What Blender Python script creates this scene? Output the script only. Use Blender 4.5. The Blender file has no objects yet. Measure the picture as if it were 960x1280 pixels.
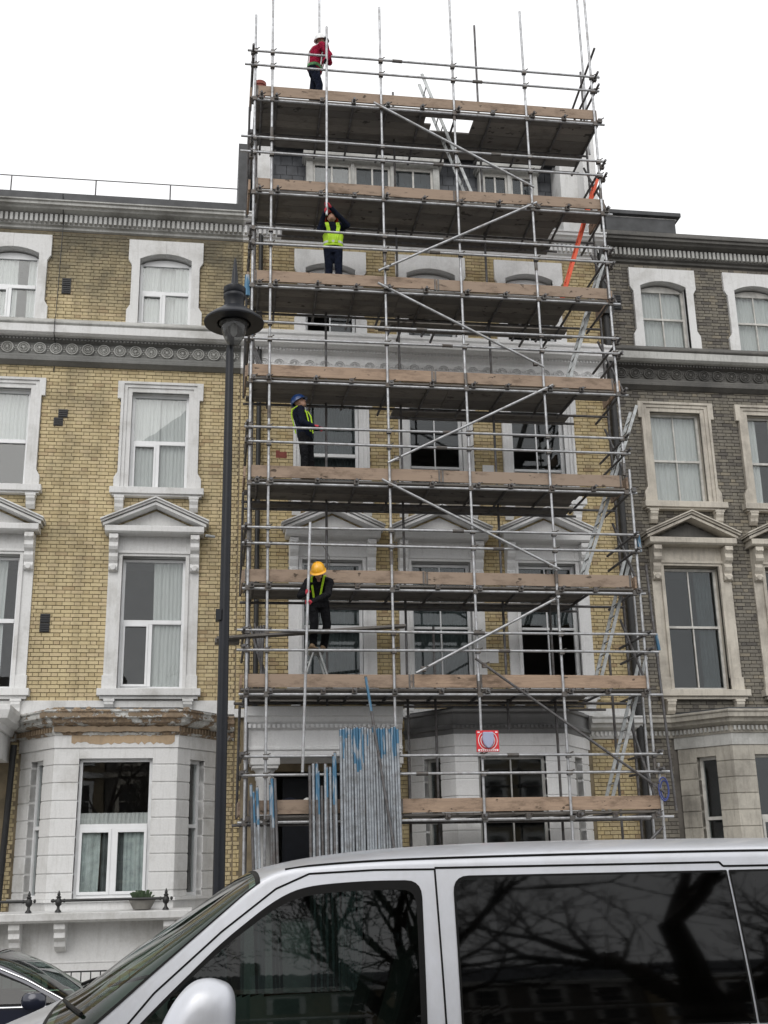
import bpy, bmesh, math, random
from mathutils import Vector, Matrix
R = math.radians
random.seed(7)
scene = bpy.context.scene
COL = scene.collection

# ------------------------------------------------------------------ camera
cam_d = bpy.data.cameras.new("camera"); cam = bpy.data.objects.new("camera", cam_d); COL.objects.link(cam)
scene.camera = cam
_yaw, _pitch, _roll = R(8.59), R(17.05), R(-1.18)
F = Vector((math.sin(_yaw)*math.cos(_pitch), math.cos(_yaw)*math.cos(_pitch), math.sin(_pitch)))
Rt = Vector((math.cos(_yaw), -math.sin(_yaw), 0)); Up = Rt.cross(F)
R2 = Rt*math.cos(_roll)+Up*math.sin(_roll); U2 = Up*math.cos(_roll)-Rt*math.sin(_roll)
cam.matrix_world = Matrix(((R2.x,U2.x,-F.x,0),(R2.y,U2.y,-F.y,-22.18),(R2.z,U2.z,-F.z,1.65),(0,0,0,1)))
cam_d.sensor_fit = 'VERTICAL'; cam_d.sensor_height = 32; cam_d.lens = 1450/1280*32
cam_d.clip_start = .1; cam_d.clip_end = 3000

# ------------------------------------------------------------------ overcast sky, weak wide sun
SUN_EL, SUN_AZ = R(38), R(200)
world = bpy.data.worlds.new("World"); scene.world = world; world.use_nodes = True
wt = world.node_tree; wt.nodes.clear()
wo = wt.nodes.new('ShaderNodeOutputWorld'); bg = wt.nodes.new('ShaderNodeBackground'); bg.inputs[1].default_value = .1
sky = wt.nodes.new('ShaderNodeTexSky'); sky.sky_type = 'NISHITA'; sky.sun_disc = False
sky.sun_elevation = SUN_EL; sky.sun_rotation = SUN_AZ; sky.dust_density = 4
hs = wt.nodes.new('ShaderNodeHueSaturation'); hs.inputs['Saturation'].default_value = .25
tc = wt.nodes.new('ShaderNodeTexCoord'); sx = wt.nodes.new('ShaderNodeSeparateXYZ')
cr = wt.nodes.new('ShaderNodeValToRGB')
cr.color_ramp.elements[0].position = 0; cr.color_ramp.elements[0].color = (.97,.98,1,1)
cr.color_ramp.elements[1].position = .9; cr.color_ramp.elements[1].color = (1,1,1,1)
sc_ = wt.nodes.new('ShaderNodeVectorMath'); sc_.operation = 'SCALE'; sc_.inputs['Scale'].default_value = 14.5
mx = wt.nodes.new('ShaderNodeMix'); mx.data_type = 'RGBA'; mx.inputs[0].default_value = .88
L = wt.links.new
L(sky.outputs[0], hs.inputs['Color']); L(tc.outputs['Generated'], sx.inputs[0]); L(sx.outputs[2], cr.inputs[0])
L(cr.outputs[0], sc_.inputs[0]); L(hs.outputs[0], mx.inputs[6]); L(sc_.outputs[0], mx.inputs[7])
L(mx.outputs[2], bg.inputs[0]); L(bg.outputs[0], wo.inputs[0])
sd = bpy.data.lights.new("sun", 'SUN'); sd.energy = 1.25; sd.angle = R(45); sd.color = (1,.97,.93)
sun = bpy.data.objects.new("sun", sd); COL.objects.link(sun)
sun.rotation_euler = (R(90)-SUN_EL, 0, R(180)-SUN_AZ)   # from behind and left of the photographer
scene.view_settings.view_transform = 'Standard'; scene.view_settings.look = 'None'
scene.view_settings.exposure = -0.13; scene.view_settings.gamma = 1

# ------------------------------------------------------------------ materials
def newmat(name):
    m = bpy.data.materials.new(name); m.use_nodes = True; return m, m.node_tree, m.node_tree.nodes['Principled BSDF']
def nd(t, typ, **kw):
    n = t.nodes.new(typ)
    for k, v in kw.items(): setattr(n, k, v)
    return n
def noise(t, scale, detail=6, rough=.6, vec=None, sc=None, dist=0):
    n = nd(t, 'ShaderNodeTexNoise'); n.inputs['Scale'].default_value = scale; n.inputs['Detail'].default_value = detail
    n.inputs['Roughness'].default_value = rough; n.inputs['Distortion'].default_value = dist
    g = nd(t, 'ShaderNodeNewGeometry'); src = g.outputs['Position']
    if sc:
        mp = nd(t, 'ShaderNodeMapping'); mp.inputs['Scale'].default_value = sc; t.links.new(src, mp.inputs[0]); src = mp.outputs[0]
    t.links.new(vec or src, n.inputs['Vector']); return n.outputs[0]
def ramp(t, fac, stops):
    r = nd(t, 'ShaderNodeValToRGB'); e = r.color_ramp.elements
    while len(e) < len(stops): e.new(.5)
    for q, (p, c) in zip(e, stops):
        q.position = p; q.color = (c if len(c) == 4 else (*c, 1)) if isinstance(c, tuple) else (c, c, c, 1)
    t.links.new(fac, r.inputs[0]); return r.outputs[0]
def mix(t, fac, a, b, mode='MIX'):
    m = nd(t, 'ShaderNodeMix', data_type='RGBA', blend_type=mode)
    for i, v in ((0, fac), (6, a), (7, b)):
        if isinstance(v, (int, float)): m.inputs[i].default_value = v
        elif isinstance(v, tuple): m.inputs[i].default_value = (*v, 1)
        else: t.links.new(v, m.inputs[i])
    return m.outputs[2]
def bump(t, b, h, strength=.3, dist=.01):
    n = nd(t, 'ShaderNodeBump'); n.inputs['Strength'].default_value = strength; n.inputs['Distance'].default_value = dist
    t.links.new(h, n.inputs['Height']); t.links.new(n.outputs[0], b.inputs['Normal'])
def simple(name, c, rough=.6, metal=0, var=.15, vs=8, coat=0, spec=.5, bmp=0):
    m, t, b = newmat(name)
    n = noise(t, vs)
    col = mix(t, ramp(t, n, [(.3, 0.0), (.7, 1.0)]), tuple(x*(1-var) for x in c), tuple(min(1, x*(1+var)) for x in c))
    t.links.new(col, b.inputs['Base Color']); b.inputs['Roughness'].default_value = rough; b.inputs['Metallic'].default_value = metal
    b.inputs['Coat Weight'].default_value = coat; b.inputs['Specular IOR Level'].default_value = spec
    if bmp: bump(t, b, noise(t, vs*8), bmp, .004)
    return m
def stucco(name, c, dirt, amount=.5, streak=.5, rough=.8):
    m, t, b = newmat(name)
    n1 = noise(t, 1.3, 8, .65); n2 = noise(t, 5, 6, .7, sc=(3, 3, .35)); n3 = noise(t, 30, 4)
    f1 = ramp(t, n1, [(.62-amount*.35, 0.0), (.9-amount*.15, 1.0)]); f2 = ramp(t, n2, [(.5, 0.0), (.8, 1.0)])
    col = mix(t, f1, c, dirt)
    s = nd(t, 'ShaderNodeMath', operation='MULTIPLY'); t.links.new(f2, s.inputs[0]); s.inputs[1].default_value = streak
    col = mix(t, s.outputs[0], col, dirt)
    col = mix(t, .12, col, ramp(t, n3, [(.3, .2), (.7, 1.0)]), 'MULTIPLY')
    t.links.new(col, b.inputs['Base Color']); b.inputs['Roughness'].default_value = rough
    bump(t, b, n3, .25, .006); return m
def brickmat(name, stops, soot, soot_amt, z_soot=None):
    m, t, b = newmat(name)
    g = nd(t, 'ShaderNodeNewGeometry'); o = nd(t, 'ShaderNodeObjectInfo')
    a = nd(t, 'ShaderNodeMath', operation='ADD'); f = nd(t, 'ShaderNodeMath', operation='FRACT')
    t.links.new(g.outputs['Random Per Island'], a.inputs[0]); t.links.new(o.outputs['Random'], a.inputs[1]); t.links.new(a.outputs[0], f.inputs[0])
    col = ramp(t, f.outputs[0], stops)
    n = noise(t, .9, 8, .7); fine = noise(t, 45, 5, .7)
    src = n
    if z_soot:
        sp = nd(t, 'ShaderNodeSeparateXYZ'); t.links.new(g.outputs['Position'], sp.inputs[0])
        mr = nd(t, 'ShaderNodeMapRange'); mr.inputs[1].default_value = z_soot[0]; mr.inputs[2].default_value = z_soot[1]
        mr.inputs[3].default_value = 0; mr.inputs[4].default_value = z_soot[2]
        t.links.new(sp.outputs[2], mr.inputs[0]); ad = nd(t, 'ShaderNodeMath', operation='ADD')
        t.links.new(n, ad.inputs[0]); t.links.new(mr.outputs[0], ad.inputs[1]); src = ad.outputs[0]
    col = mix(t, ramp(t, src, [(.5, 0.0), (.85, soot_amt)]), col, soot)
    col = mix(t, .22, col, ramp(t, fine, [(.3, .45), (.65, 1.0)]), 'MULTIPLY')
    big = noise(t, .35, 5, .6); stk = noise(t, 1.0, 6, .65, sc=(2.6, 2.6, .22))
    col = mix(t, .25, col, ramp(t, big, [(.35, .45), (.6, 1.0)]), 'MULTIPLY'); col = mix(t, .28, col, ramp(t, stk, [(.38, .35), (.55, 1.0)]), 'MULTIPLY')
    t.links.new(col, b.inputs['Base Color']); b.inputs['Roughness'].default_value = .9
    bump(t, b, fine, .5, .004); return m
M = {}
M['brick_y'] = brickmat('yellow stock brick', [(0, (.50,.40,.23)), (.2, (.57,.465,.27)), (.6, (.63,.525,.315)), (.95, (.60,.485,.30)), (1, (.44,.33,.19))], (.10,.095,.075), .85, (11.8, 14.8, .42))
M['brick_m'] = brickmat('cleaned yellow brick', [(0, (.50,.38,.20)), (.2, (.60,.48,.26)), (.6, (.66,.54,.31)), (.93, (.60,.49,.30)), (1, (.40,.28,.16))], (.13,.10,.07), .5, (12.5, 15.0, .2))
M['brick_d'] = brickmat('sooty grey brick', [(0, (.11,.10,.09)), (.3, (.18,.165,.14)), (.6, (.235,.215,.175)), (.85, (.19,.175,.15)), (1, (.29,.255,.195))], (.06,.058,.055), .6)
M['mortar_y'] = simple('old mortar', (.22,.18,.12), .95, var=.35, vs=3)
M['mortar_d'] = simple('sooty mortar', (.11,.10,.088), .95, var=.3, vs=3)
M['stucco'] = stucco('white painted stucco', (.70,.70,.695), (.36,.35,.32), .34, .4)
M['stucco_m'] = stucco('fresh white stucco', (.80,.80,.80), (.45,.44,.43), .2, .2)
M['stucco_g'] = stucco('dull grey stucco', (.52,.52,.51), (.25,.24,.22), .4, .4)
M['stucco_b'] = stucco('weathered grey stucco', (.50,.50,.48), (.16,.155,.14), .55, .6)
M['stucco_o'] = stucco('stained cream stone', (.56,.52,.45), (.16,.14,.12), .5, .55)
M['stucco_d'] = stucco('dirty cream stone', (.50,.47,.41), (.13,.12,.105), .75, .7)
M['stucco_k'] = stucco('blackened stone', (.13,.125,.115), (.04,.04,.04), .6, .6)
M['frieze_dark'] = stucco('frieze ground with soot and painted relief', (.20,.20,.19), (.09,.09,.085), .5, .4)  # sooty tone, painted darker behind the roundels to deepen their relief
M['shade_grey'] = stucco('stucco with painted shade', (.20,.20,.20), (.11,.11,.11), .4, .3)  # dark grey that paints the deck's shade onto the middle bay cornice
M['render_brown'] = stucco('exposed brown render', (.30,.225,.15), (.10,.075,.05), .55, .4)
M['frame'] = simple('white window paint', (.76,.77,.78), .35, var=.05, vs=4)
M['frame_o'] = simple('old cream window paint', (.50,.49,.46), .5, var=.25, vs=6)
M['lead'] = simple('dark lead flashing', (.055,.057,.06), .6, var=.35, vs=4)
M['slate'] = simple('slate', (.07,.075,.085), .55, var=.4, vs=5)
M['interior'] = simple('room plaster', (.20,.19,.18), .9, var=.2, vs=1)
M['blackpaint'] = simple('black gloss paint', (.006,.0075,.012), .4, var=.3, vs=6, coat=0, spec=.35)
M['iron'] = simple('black iron', (.015,.015,.015), .5, var=.3)
M['vent'] = simple('black vent', (.01,.01,.012), .5)
M['asphalt'] = simple('asphalt', (.05,.05,.052), .85, var=.25, vs=12, bmp=.5)
M['paving'] = simple('paving', (.25,.24,.22), .85, var=.2, vs=3, bmp=.3)
M['kerb'] = simple('granite kerb', (.3,.29,.28), .8, var=.2, vs=20)
M['earth'] = simple('town ground', (.10,.10,.09), .95, var=.3, vs=.5)
M['blue'] = simple('worn blue paint on tube', (.035,.13,.25), .55, var=.7, vs=22)
m, t, b = newmat('worn blue paint on tube'); M['blue'] = m
t.links.new(mix(t, ramp(t, noise(t, 6, 3, .5, sc=(3, 3, .5)), [(.50, 0.0), (.60, 1.0)]), (.05,.14,.23), (.27,.30,.33)), b.inputs['Base Color']); b.inputs['Roughness'].default_value = .5; b.inputs['Metallic'].default_value = .3
M['ropeblue'] = simple('blue rope', (.05,.07,.22), .8)
M['red'] = simple('sign red', (.62,.02,.03), .4, var=.08)
M['white'] = simple('sign white', (.8,.8,.8), .4, var=.05)
M['alarm'] = simple('pale blue plastic', (.33,.36,.50), .35, var=.06)
M['terracotta'] = simple('terracotta', (.22,.06,.045), .8)
M['orange'] = simple('orange ladder paint', (.72,.10,.04), .5, var=.2, vs=10)
M['rubber'] = simple('black rubber', (.008,.008,.008), .55, spec=.12)
M['tyre'] = simple('tyre rubber', (.02,.02,.02), .85)
M['rim'] = simple('alloy rim', (.5,.5,.52), .3, 1)
M['chrome'] = simple('chrome trim', (.8,.8,.82), .12, 1, var=.02)
M['cabin'] = simple('dark cabin trim', (.03,.03,.032), .7)
M['dash'] = simple('grey dashboard', (.11,.12,.11), .6)
M['plaster_dust'] = simple('grey white plastic', (.6,.6,.58), .5)
M['bark'] = simple('bark', (.05,.042,.035), .95, var=.4, vs=12)
M['plant'] = simple('planter leaves', (.05,.08,.04), .7, var=.4, vs=30)
M['stonepot'] = simple('stone pot', (.25,.24,.22), .9)
M['skin'] = simple('skin', (.33,.19,.13), .55)
M['navy'] = simple('navy cloth', (.012,.016,.032), .9, var=.4, vs=15)
M['charcoal'] = simple('charcoal cloth', (.022,.022,.026), .9, var=.4, vs=15)
M['redcloth'] = simple('red jacket cloth', (.30,.012,.04), .8, var=.3, vs=12)
def cloth(name, c, rough=.95):
    m, t, b = newmat(name); f = noise(t, 9, 4, .55, dist=1.5); g2 = noise(t, 30, 5, .6)
    t.links.new(mix(t, ramp(t, f, [(.3, 0.0), (.7, 1.0)]), tuple(x*.55 for x in c), tuple(x*1.4 for x in c)), b.inputs['Base Color'])
    b.inputs['Roughness'].default_value = rough; b.inputs['Specular IOR Level'].default_value = .12; bump(t, b, f, 1.0, .05); return m
M['navy'] = cloth('navy cloth', (.009,.012,.024)); M['charcoal'] = cloth('charcoal cloth', (.013,.013,.015)); M['redcloth'] = cloth('red jacket cloth', (.28,.012,.04))
M['hivis'] = simple('hi-vis yellow', (.50,.78,.03), .6, var=.12, vs=12)
M['reflect'] = simple('silver tape', (.6,.62,.6), .35)
M['greenweb'] = simple('green harness webbing', (.06,.2,.07), .7, var=.4, vs=20)
M['glove'] = simple('red glove', (.45,.03,.05), .7)
M['boot'] = simple('tan boot', (.22,.15,.09), .8)
M['helm_w'] = simple('white helmet', (.75,.76,.76), .3, var=.03, coat=.4)
M['helm_b'] = simple('blue helmet', (.015,.05,.17), .3, var=.05, coat=.4)
M['helm_y'] = simple('yellow helmet', (.85,.42,.02), .3, var=.04, coat=.4)
M['helm_r'] = simple('red helmet', (.5,.03,.03), .3, var=.04, coat=.4)

def steelmat(name, c, rough, blot):
    m, t, b = newmat(name)
    n = noise(t, 9, 5, .7, sc=(1,1,1)); n2 = noise(t, 1.7, 3)
    col = mix(t, ramp(t, n, [(.4, 0.0), (.72, 1.0)]), c, blot); col = mix(t, ramp(t, n2, [(.35, 0.0), (.7, .5)]), col, tuple(x*.62 for x in c))
    t.links.new(col, b.inputs['Base Color']); b.inputs['Metallic'].default_value = .75
    t.links.new(ramp(t, n, [(.3, rough), (.8, min(1, rough+.3))]), b.inputs['Roughness']); return m
M['steel'] = steelmat('galvanised tube', (.50,.51,.53), .42, (.27,.26,.25))
M['steel_g'] = steelmat('dull stacked tube', (.36,.39,.42), .5, (.20,.195,.19))
M['steel_d'] = steelmat('dull old and shaded tube', (.17,.17,.175), .55, (.10,.08,.07))  # dark copy of the galvanised tube; paints shade on inner scaffold tubes
M['coupler'] = steelmat('coupler steel', (.16,.155,.15), .5, (.12,.09,.07))
M['alu'] = steelmat('ladder aluminium', (.5,.52,.52), .45, (.3,.3,.3))
def woodmat(name, c1, c2, dark, c3=(.33,.26,.21)):
    m, t, b = newmat(name); o = nd(t, 'ShaderNodeObjectInfo')
    n = noise(t, 3, 8, .75, sc=(.6, 7, 9), dist=1.4); n2 = noise(t, 2.2, 6, .75, sc=(.6, 1, 1.6)); n3 = noise(t, 6.5, 3, .55, sc=(.7, 1, 1.4))
    a = nd(t, 'ShaderNodeMath', operation='MULTIPLY'); t.links.new(o.outputs['Random'], a.inputs[0]); a.inputs[1].default_value = .95
    col = mix(t, ramp(t, n, [(.36, 0.0), (.62, 1.0)]), c1, c2)
    col = mix(t, a.outputs[0], col, c3)
    col = mix(t, ramp(t, n2, [(.50, 0.0), (.68, .85)]), col, dark)
    col = mix(t, ramp(t, n3, [(.64, 0.0), (.68, .85)]), col, tuple(x*.4 for x in dark))
    t.links.new(col, b.inputs['Base Color']); b.inputs['Roughness'].default_value = .85; bump(t, b, n, .4, .004); return m
M['toe'] = woodmat('weathered toe board', (.43,.305,.215), (.27,.19,.135), (.11,.075,.05), (.28,.215,.165))
M['deck'] = woodmat('old scaffold board', (.24,.22,.195), (.18,.165,.15), (.09,.08,.07), (.12,.112,.105))

def glassmat(name, tint=(1,1,1), ior=1.5, rough=0.0, wav=.02, dark=None):
    m = bpy.data.materials.new(name); m.use_nodes = True; t = m.node_tree; t.nodes.clear()
    o = nd(t, 'ShaderNodeOutputMaterial'); fr = nd(t, 'ShaderNodeFresnel'); gm = nd(t, 'ShaderNodeNewGeometry'); mr = nd(t, 'ShaderNodeMapRange')
    mr.inputs[3].default_value = ior; mr.inputs[4].default_value = 1/ior; t.links.new(gm.outputs['Backfacing'], mr.inputs[0]); t.links.new(mr.outputs[0], fr.inputs[0])
    gl = nd(t, 'ShaderNodeBsdfGlossy'); gl.inputs['Roughness'].default_value = rough
    tr = nd(t, 'ShaderNodeBsdfTransparent'); tr.inputs[0].default_value = (*tint, 1)
    mxs = nd(t, 'ShaderNodeMixShader'); n = noise(t, 2.2, 2); bp = nd(t, 'ShaderNodeBump'); bp.inputs['Strength'].default_value = wav; bp.inputs['Distance'].default_value = .05
    t.links.new(n, bp.inputs['Height']); t.links.new(bp.outputs[0], gl.inputs['Normal'])
    t.links.new(fr.outputs[0], mxs.inputs[0]); t.links.new(gl.outputs[0], mxs.inputs[2]); t.links.new(mxs.outputs[0], o.inputs[0])
    if dark:
        d = nd(t, 'ShaderNodeBsdfDiffuse'); d.inputs[0].default_value = (*dark, 1); m2 = nd(t, 'ShaderNodeMixShader'); m2.inputs[0].default_value = .5
        t.links.new(tr.outputs[0], m2.inputs[1]); t.links.new(d.outputs[0], m2.inputs[2]); t.links.new(m2.outputs[0], mxs.inputs[1])
    else: t.links.new(tr.outputs[0], mxs.inputs[1])
    return m
M['glass'] = glassmat('window glass', (.93,.95,.95), 1.6, wav=.006)
M['glass_m'] = glassmat('dusty window glass', (.72,.76,.77), 1.6, .03, .008)
M['carglass'] = glassmat('car glass', (.17,.215,.20), 1.58, rough=.02, wav=0)
M['wsglass'] = glassmat('windscreen glass', (.34,.46,.38), 1.6, wav=0)
M['privacy'] = glassmat('privacy glass', (.03,.035,.037), 1.52, rough=.035, wav=.002)
M['globe'] = glassmat('lamp globe', (.75,.76,.75), 1.45, .03, 0, (.16,.16,.16))
m, t, b = newmat('net curtain'); M['curtain'] = m
t.links.new(mix(t, noise(t, 6, 4, sc=(6, 1, .5)), (.42,.42,.41), (.58,.58,.565)), b.inputs['Base Color']); b.inputs['Roughness'].default_value = .95
b.inputs['Transmission Weight'].default_value = 0
M['render_tan'] = stucco('tan bare render', (.46,.34,.22), (.22,.17,.12), .5, .5)
M['curtain_m'] = simple('grey green curtain', (.42,.46,.45), .95, var=.3, vs=5)
M['curtain_g'] = simple('added grey sheet', (.17,.18,.175), .95, var=.3, vs=3)  # sheet added behind middle house panes to lift their dark tone
M['curtain_d'] = simple('dark curtain', (.10,.11,.11), .95, var=.3, vs=5)
m, t, b = newmat('silver van paint'); M['silver'] = m
b.inputs['Base Color'].default_value = (.68,.70,.76,1); b.inputs['Metallic'].default_value = .5; b.inputs['Roughness'].default_value = .33
b.inputs['Coat Weight'].default_value = .6; b.inputs['Coat Roughness'].default_value = .12
g_ = noise(t, 3.5, 8, .72, sc=(1,1,.5)); t.links.new(mix(t, ramp(t, g_, [(.45, 0.0), (.8, .5)]), (.60,.615,.66), (.40,.395,.385)), b.inputs['Base Color'])
n_ = noise(t, 5, 6, .7); t.links.new(ramp(t, n_, [(.3, .36), (.8, .5)]), b.inputs['Roughness'])
m, t, b = newmat('navy car paint'); M['navycar'] = m
b.inputs['Base Color'].default_value = (.010,.013,.030,1); b.inputs['Metallic'].default_value = .3; b.inputs['Roughness'].default_value = .3
b.inputs['Coat Weight'].default_value = 1; b.inputs['Coat Roughness'].default_value = .04

m, t, b = newmat('peeling painted render'); M['peel'] = m
n_ = noise(t, 2.6, 9, .72, sc=(1, 1, 1.8)); n2_ = noise(t, 14, 6, .7)
c_ = mix(t, ramp(t, n2_, [(.35, 0.0), (.65, 1.0)]), (.36,.27,.18), (.15,.11,.08)); w_ = mix(t, ramp(t, n2_, [(.4, 0.0), (.8, 1.0)]), (.62,.62,.60), (.25,.24,.22))
k_ = ramp(t, n_, [(.50, 0.0), (.512, 1.0)]); t.links.new(mix(t, k_, w_, c_), b.inputs['Base Color']); b.inputs['Roughness'].default_value = .9
bump(t, b, k_, .8, .02)
# ------------------------------------------------------------------ helpers
WL = {}      # world location of every root/part
def empty(name, loc, label=None, cat=None, group=None, kind=None):
    o = bpy.data.objects.new(name, None); COL.objects.link(o); o.location = loc; o.empty_display_size = .2
    WL[o.name] = Vector(loc)
    tag(o, label, cat, group, kind); return o
def tag(o, label=None, cat=None, group=None, kind=None):
    for k, v in (('label', label), ('category', cat), ('group', group), ('kind', kind)):
        if v: o[k] = v
    return o
def link(name, me, parent=None, loc=(0,0,0)):
    o = bpy.data.objects.new(name, me); COL.objects.link(o); wl = Vector(loc)
    if parent is not None: o.parent = parent; o.location = wl - WL[parent.name]
    else: o.location = wl
    WL[o.name] = wl; return o
class MB:
    def __init__(s): s.v = []; s.f = []; s.mi = []
    def add(s, vs, fs, mi=0):
        n = len(s.v); s.v += [tuple(p) for p in vs]; s.f += [tuple(n+i for i in f) for f in fs]; s.mi += [mi]*len(fs); return s
    def box(s, x0, x1, y0, y1, z0, z1, mi=0):
        return s.add([(x0,y0,z0),(x1,y0,z0),(x1,y1,z0),(x0,y1,z0),(x0,y0,z1),(x1,y0,z1),(x1,y1,z1),(x0,y1,z1)],
            [(0,3,2,1),(4,5,6,7),(0,1,5,4),(1,2,6,5),(2,3,7,6),(3,0,4,7)], mi)
    def prism(s, poly, axis, a, b, mi=0):
        n = len(poly)
        P = {'y': lambda p, h: (p[0], h, p[1]), 'x': lambda p, h: (h, p[0], p[1]), 'z': lambda p, h: (p[0], p[1], h)}[axis]
        vs = [P(p, a) for p in poly]+[P(p, b) for p in poly]
        return s.add(vs, [tuple(range(n-1, -1, -1)), tuple(range(n, 2*n))]+[(i, (i+1) % n, n+(i+1) % n, n+i) for i in range(n)], mi)
    def tube(s, p, q, r, n=8, r2=None, mi=0):
        p = Vector(p); q = Vector(q); d = (q-p); 
        if d.length < 1e-6: return s
        d.normalize(); a = d.orthogonal().normalized(); b = d.cross(a); r2 = r if r2 is None else r2
        vs = [p+(a*math.cos(2*math.pi*i/n)+b*math.sin(2*math.pi*i/n))*r for i in range(n)]+[q+(a*math.cos(2*math.pi*i/n)+b*math.sin(2*math.pi*i/n))*r2 for i in range(n)]
        return s.add(vs, [(i, (i+1) % n, n+(i+1) % n, n+i) for i in range(n)]+[tuple(range(n-1, -1, -1)), tuple(range(n, 2*n))], mi)
    def path(s, pts, r, n=6, mi=0):
        for a, b in zip(pts, pts[1:]): s.tube(a, b, r, n, mi=mi)
        return s
    def lathe(s, c, prof, n=24, mi=0, axis='z'):
        vs = []
        for r, h in prof:
            for i in range(n):
                a = 2*math.pi*i/n
                vs.append((c[0]+r*math.cos(a), c[1]+r*math.sin(a), c[2]+h) if axis == 'z' else (c[0]+r*math.cos(a), c[1]-h, c[2]+r*math.sin(a)))
        fs = [(k*n+i, k*n+(i+1) % n, (k+1)*n+(i+1) % n, (k+1)*n+i) for k in range(len(prof)-1) for i in range(n)]
        return s.add(vs, fs+[tuple(range(n)), tuple((len(prof)-1)*n+i for i in range(n))], mi)
    def sweep(s, path, prof, mi=0):
        """closed (out,z) profile swept along a plan path, mitred; out = right-hand side of the path direction"""
        N = []
        for i in range(len(path)):
            ns = []
            for a, b in ((i-1, i), (i, i+1)):
                if a >= 0 and b < len(path):
                    dx, dy = path[b][0]-path[a][0], path[b][1]-path[a][1]; l = math.hypot(dx, dy); ns.append((dy/l, -dx/l))
            if len(ns) == 1: N.append(ns[0])
            else:
                mx_, my_ = ns[0][0]+ns[1][0], ns[0][1]+ns[1][1]; k = 2/(mx_*mx_+my_*my_); N.append((mx_*k, my_*k))
        n = len(prof); vs = [(px+nx*o, py+ny*o, z) for (px, py), (nx, ny) in zip(path, N) for o, z in prof]
        fs = [(k*n+i, k*n+(i+1) % n, (k+1)*n+(i+1) % n, (k+1)*n+i) for k in range(len(path)-1) for i in range(n)]
        return s.add(vs, fs+[tuple(range(n)), tuple((len(path)-1)*n+i for i in range(n))], mi)
    def seg(s, p, q, o0, o1, z0, z1, mi=0):
        dx, dy = q[0]-p[0], q[1]-p[1]; l = math.hypot(dx, dy); nx, ny = dy/l, -dx/l
        return s.prism([(p[0]+nx*o1, p[1]+ny*o1), (q[0]+nx*o1, q[1]+ny*o1), (q[0]+nx*o0, q[1]+ny*o0), (p[0]+nx*o0, p[1]+ny*o0)], 'z', z0, z1, mi)
    def build(s, name, mats, parent=None, smooth=False, bev=0, recalc=True, loc=None, sharp=40):
        c = Vector(loc) if loc is not None else Vector((0,0,0))
        if loc is None and s.v:
            k = len(s.v); c = Vector((sum(v[0] for v in s.v)/k, sum(v[1] for v in s.v)/k, sum(v[2] for v in s.v)/k))
        me = bpy.data.meshes.new(name); me.from_pydata([(v[0]-c.x, v[1]-c.y, v[2]-c.z) for v in s.v], [], s.f)
        for m_ in (mats if isinstance(mats, (list, tuple)) else [mats]): me.materials.append(M[m_])
        if max(s.mi, default=0): me.polygons.foreach_set('material_index', s.mi)
        if recalc:
            bm = bmesh.new(); bm.from_mesh(me); bmesh.ops.recalc_face_normals(bm, faces=bm.faces); bm.to_mesh(me); bm.free()
        if smooth:
            me.polygons.foreach_set('use_smooth', [True]*len(me.polygons)); me.set_sharp_from_angle(angle=R(sharp))
        o = link(name, me, parent, c)
        if bev:
            b_ = o.modifiers.new('bevel', 'BEVEL'); b_.width = bev; b_.segments = 2; b_.limit_method = 'ANGLE'; b_.angle_limit = R(50)
        return o

# ------------------------------------------------------------------ ground
def gz(y):
    if y <= -14.5: return -.15
    if y >= -6.6: return -.62
    return -.15-.47*(y+14.5)/7.9
g = MB(); ys = [-600, -60, -23.4, -20.5, -14.5, -12, -9, -6.6]
def sheet(mb, y0, y1, z0, z1, x0=-400, x1=400): mb.add([(x0,y0,z0),(x1,y0,z0),(x1,y1,z1),(x0,y1,z1)], [(0,1,2,3)])
s_ = MB(); sheet(s_, -600, -60, -.2, -.2, -600, 600); sheet(s_, -60, -2.4, -.9, -.9); sheet(s_, -2.4, 600, -.9, -.9, -600, 600)
tag(s_.build('ground', 'earth'), kind='structure')
s_ = MB()
for a, b_ in ((-20.6, -14.5), (-14.5, -6.6)): sheet(s_, a, b_, gz(a), gz(b_), -90, 90)
tag(s_.build('road', 'asphalt'), kind='structure')
s_ = MB().box(-90, 90, -6.42, -2.9, -.9, -.5); s_.box(-90, 90, -2.9, .5, -.9, -.504); tag(s_.build('pavement', 'paving'), kind='structure')
s_ = MB().box(-90, 90, -60, -20.8, -.3, -.03); tag(s_.build('near_pavement', 'paving'), kind='structure')
s_ = MB().box(-90, 90, -6.6, -6.42, -.9, -.497).box(-90, 90, -20.8, -20.6, -.5, -.027); tag(s_.build('kerb', 'kerb'), kind='structure')

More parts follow.
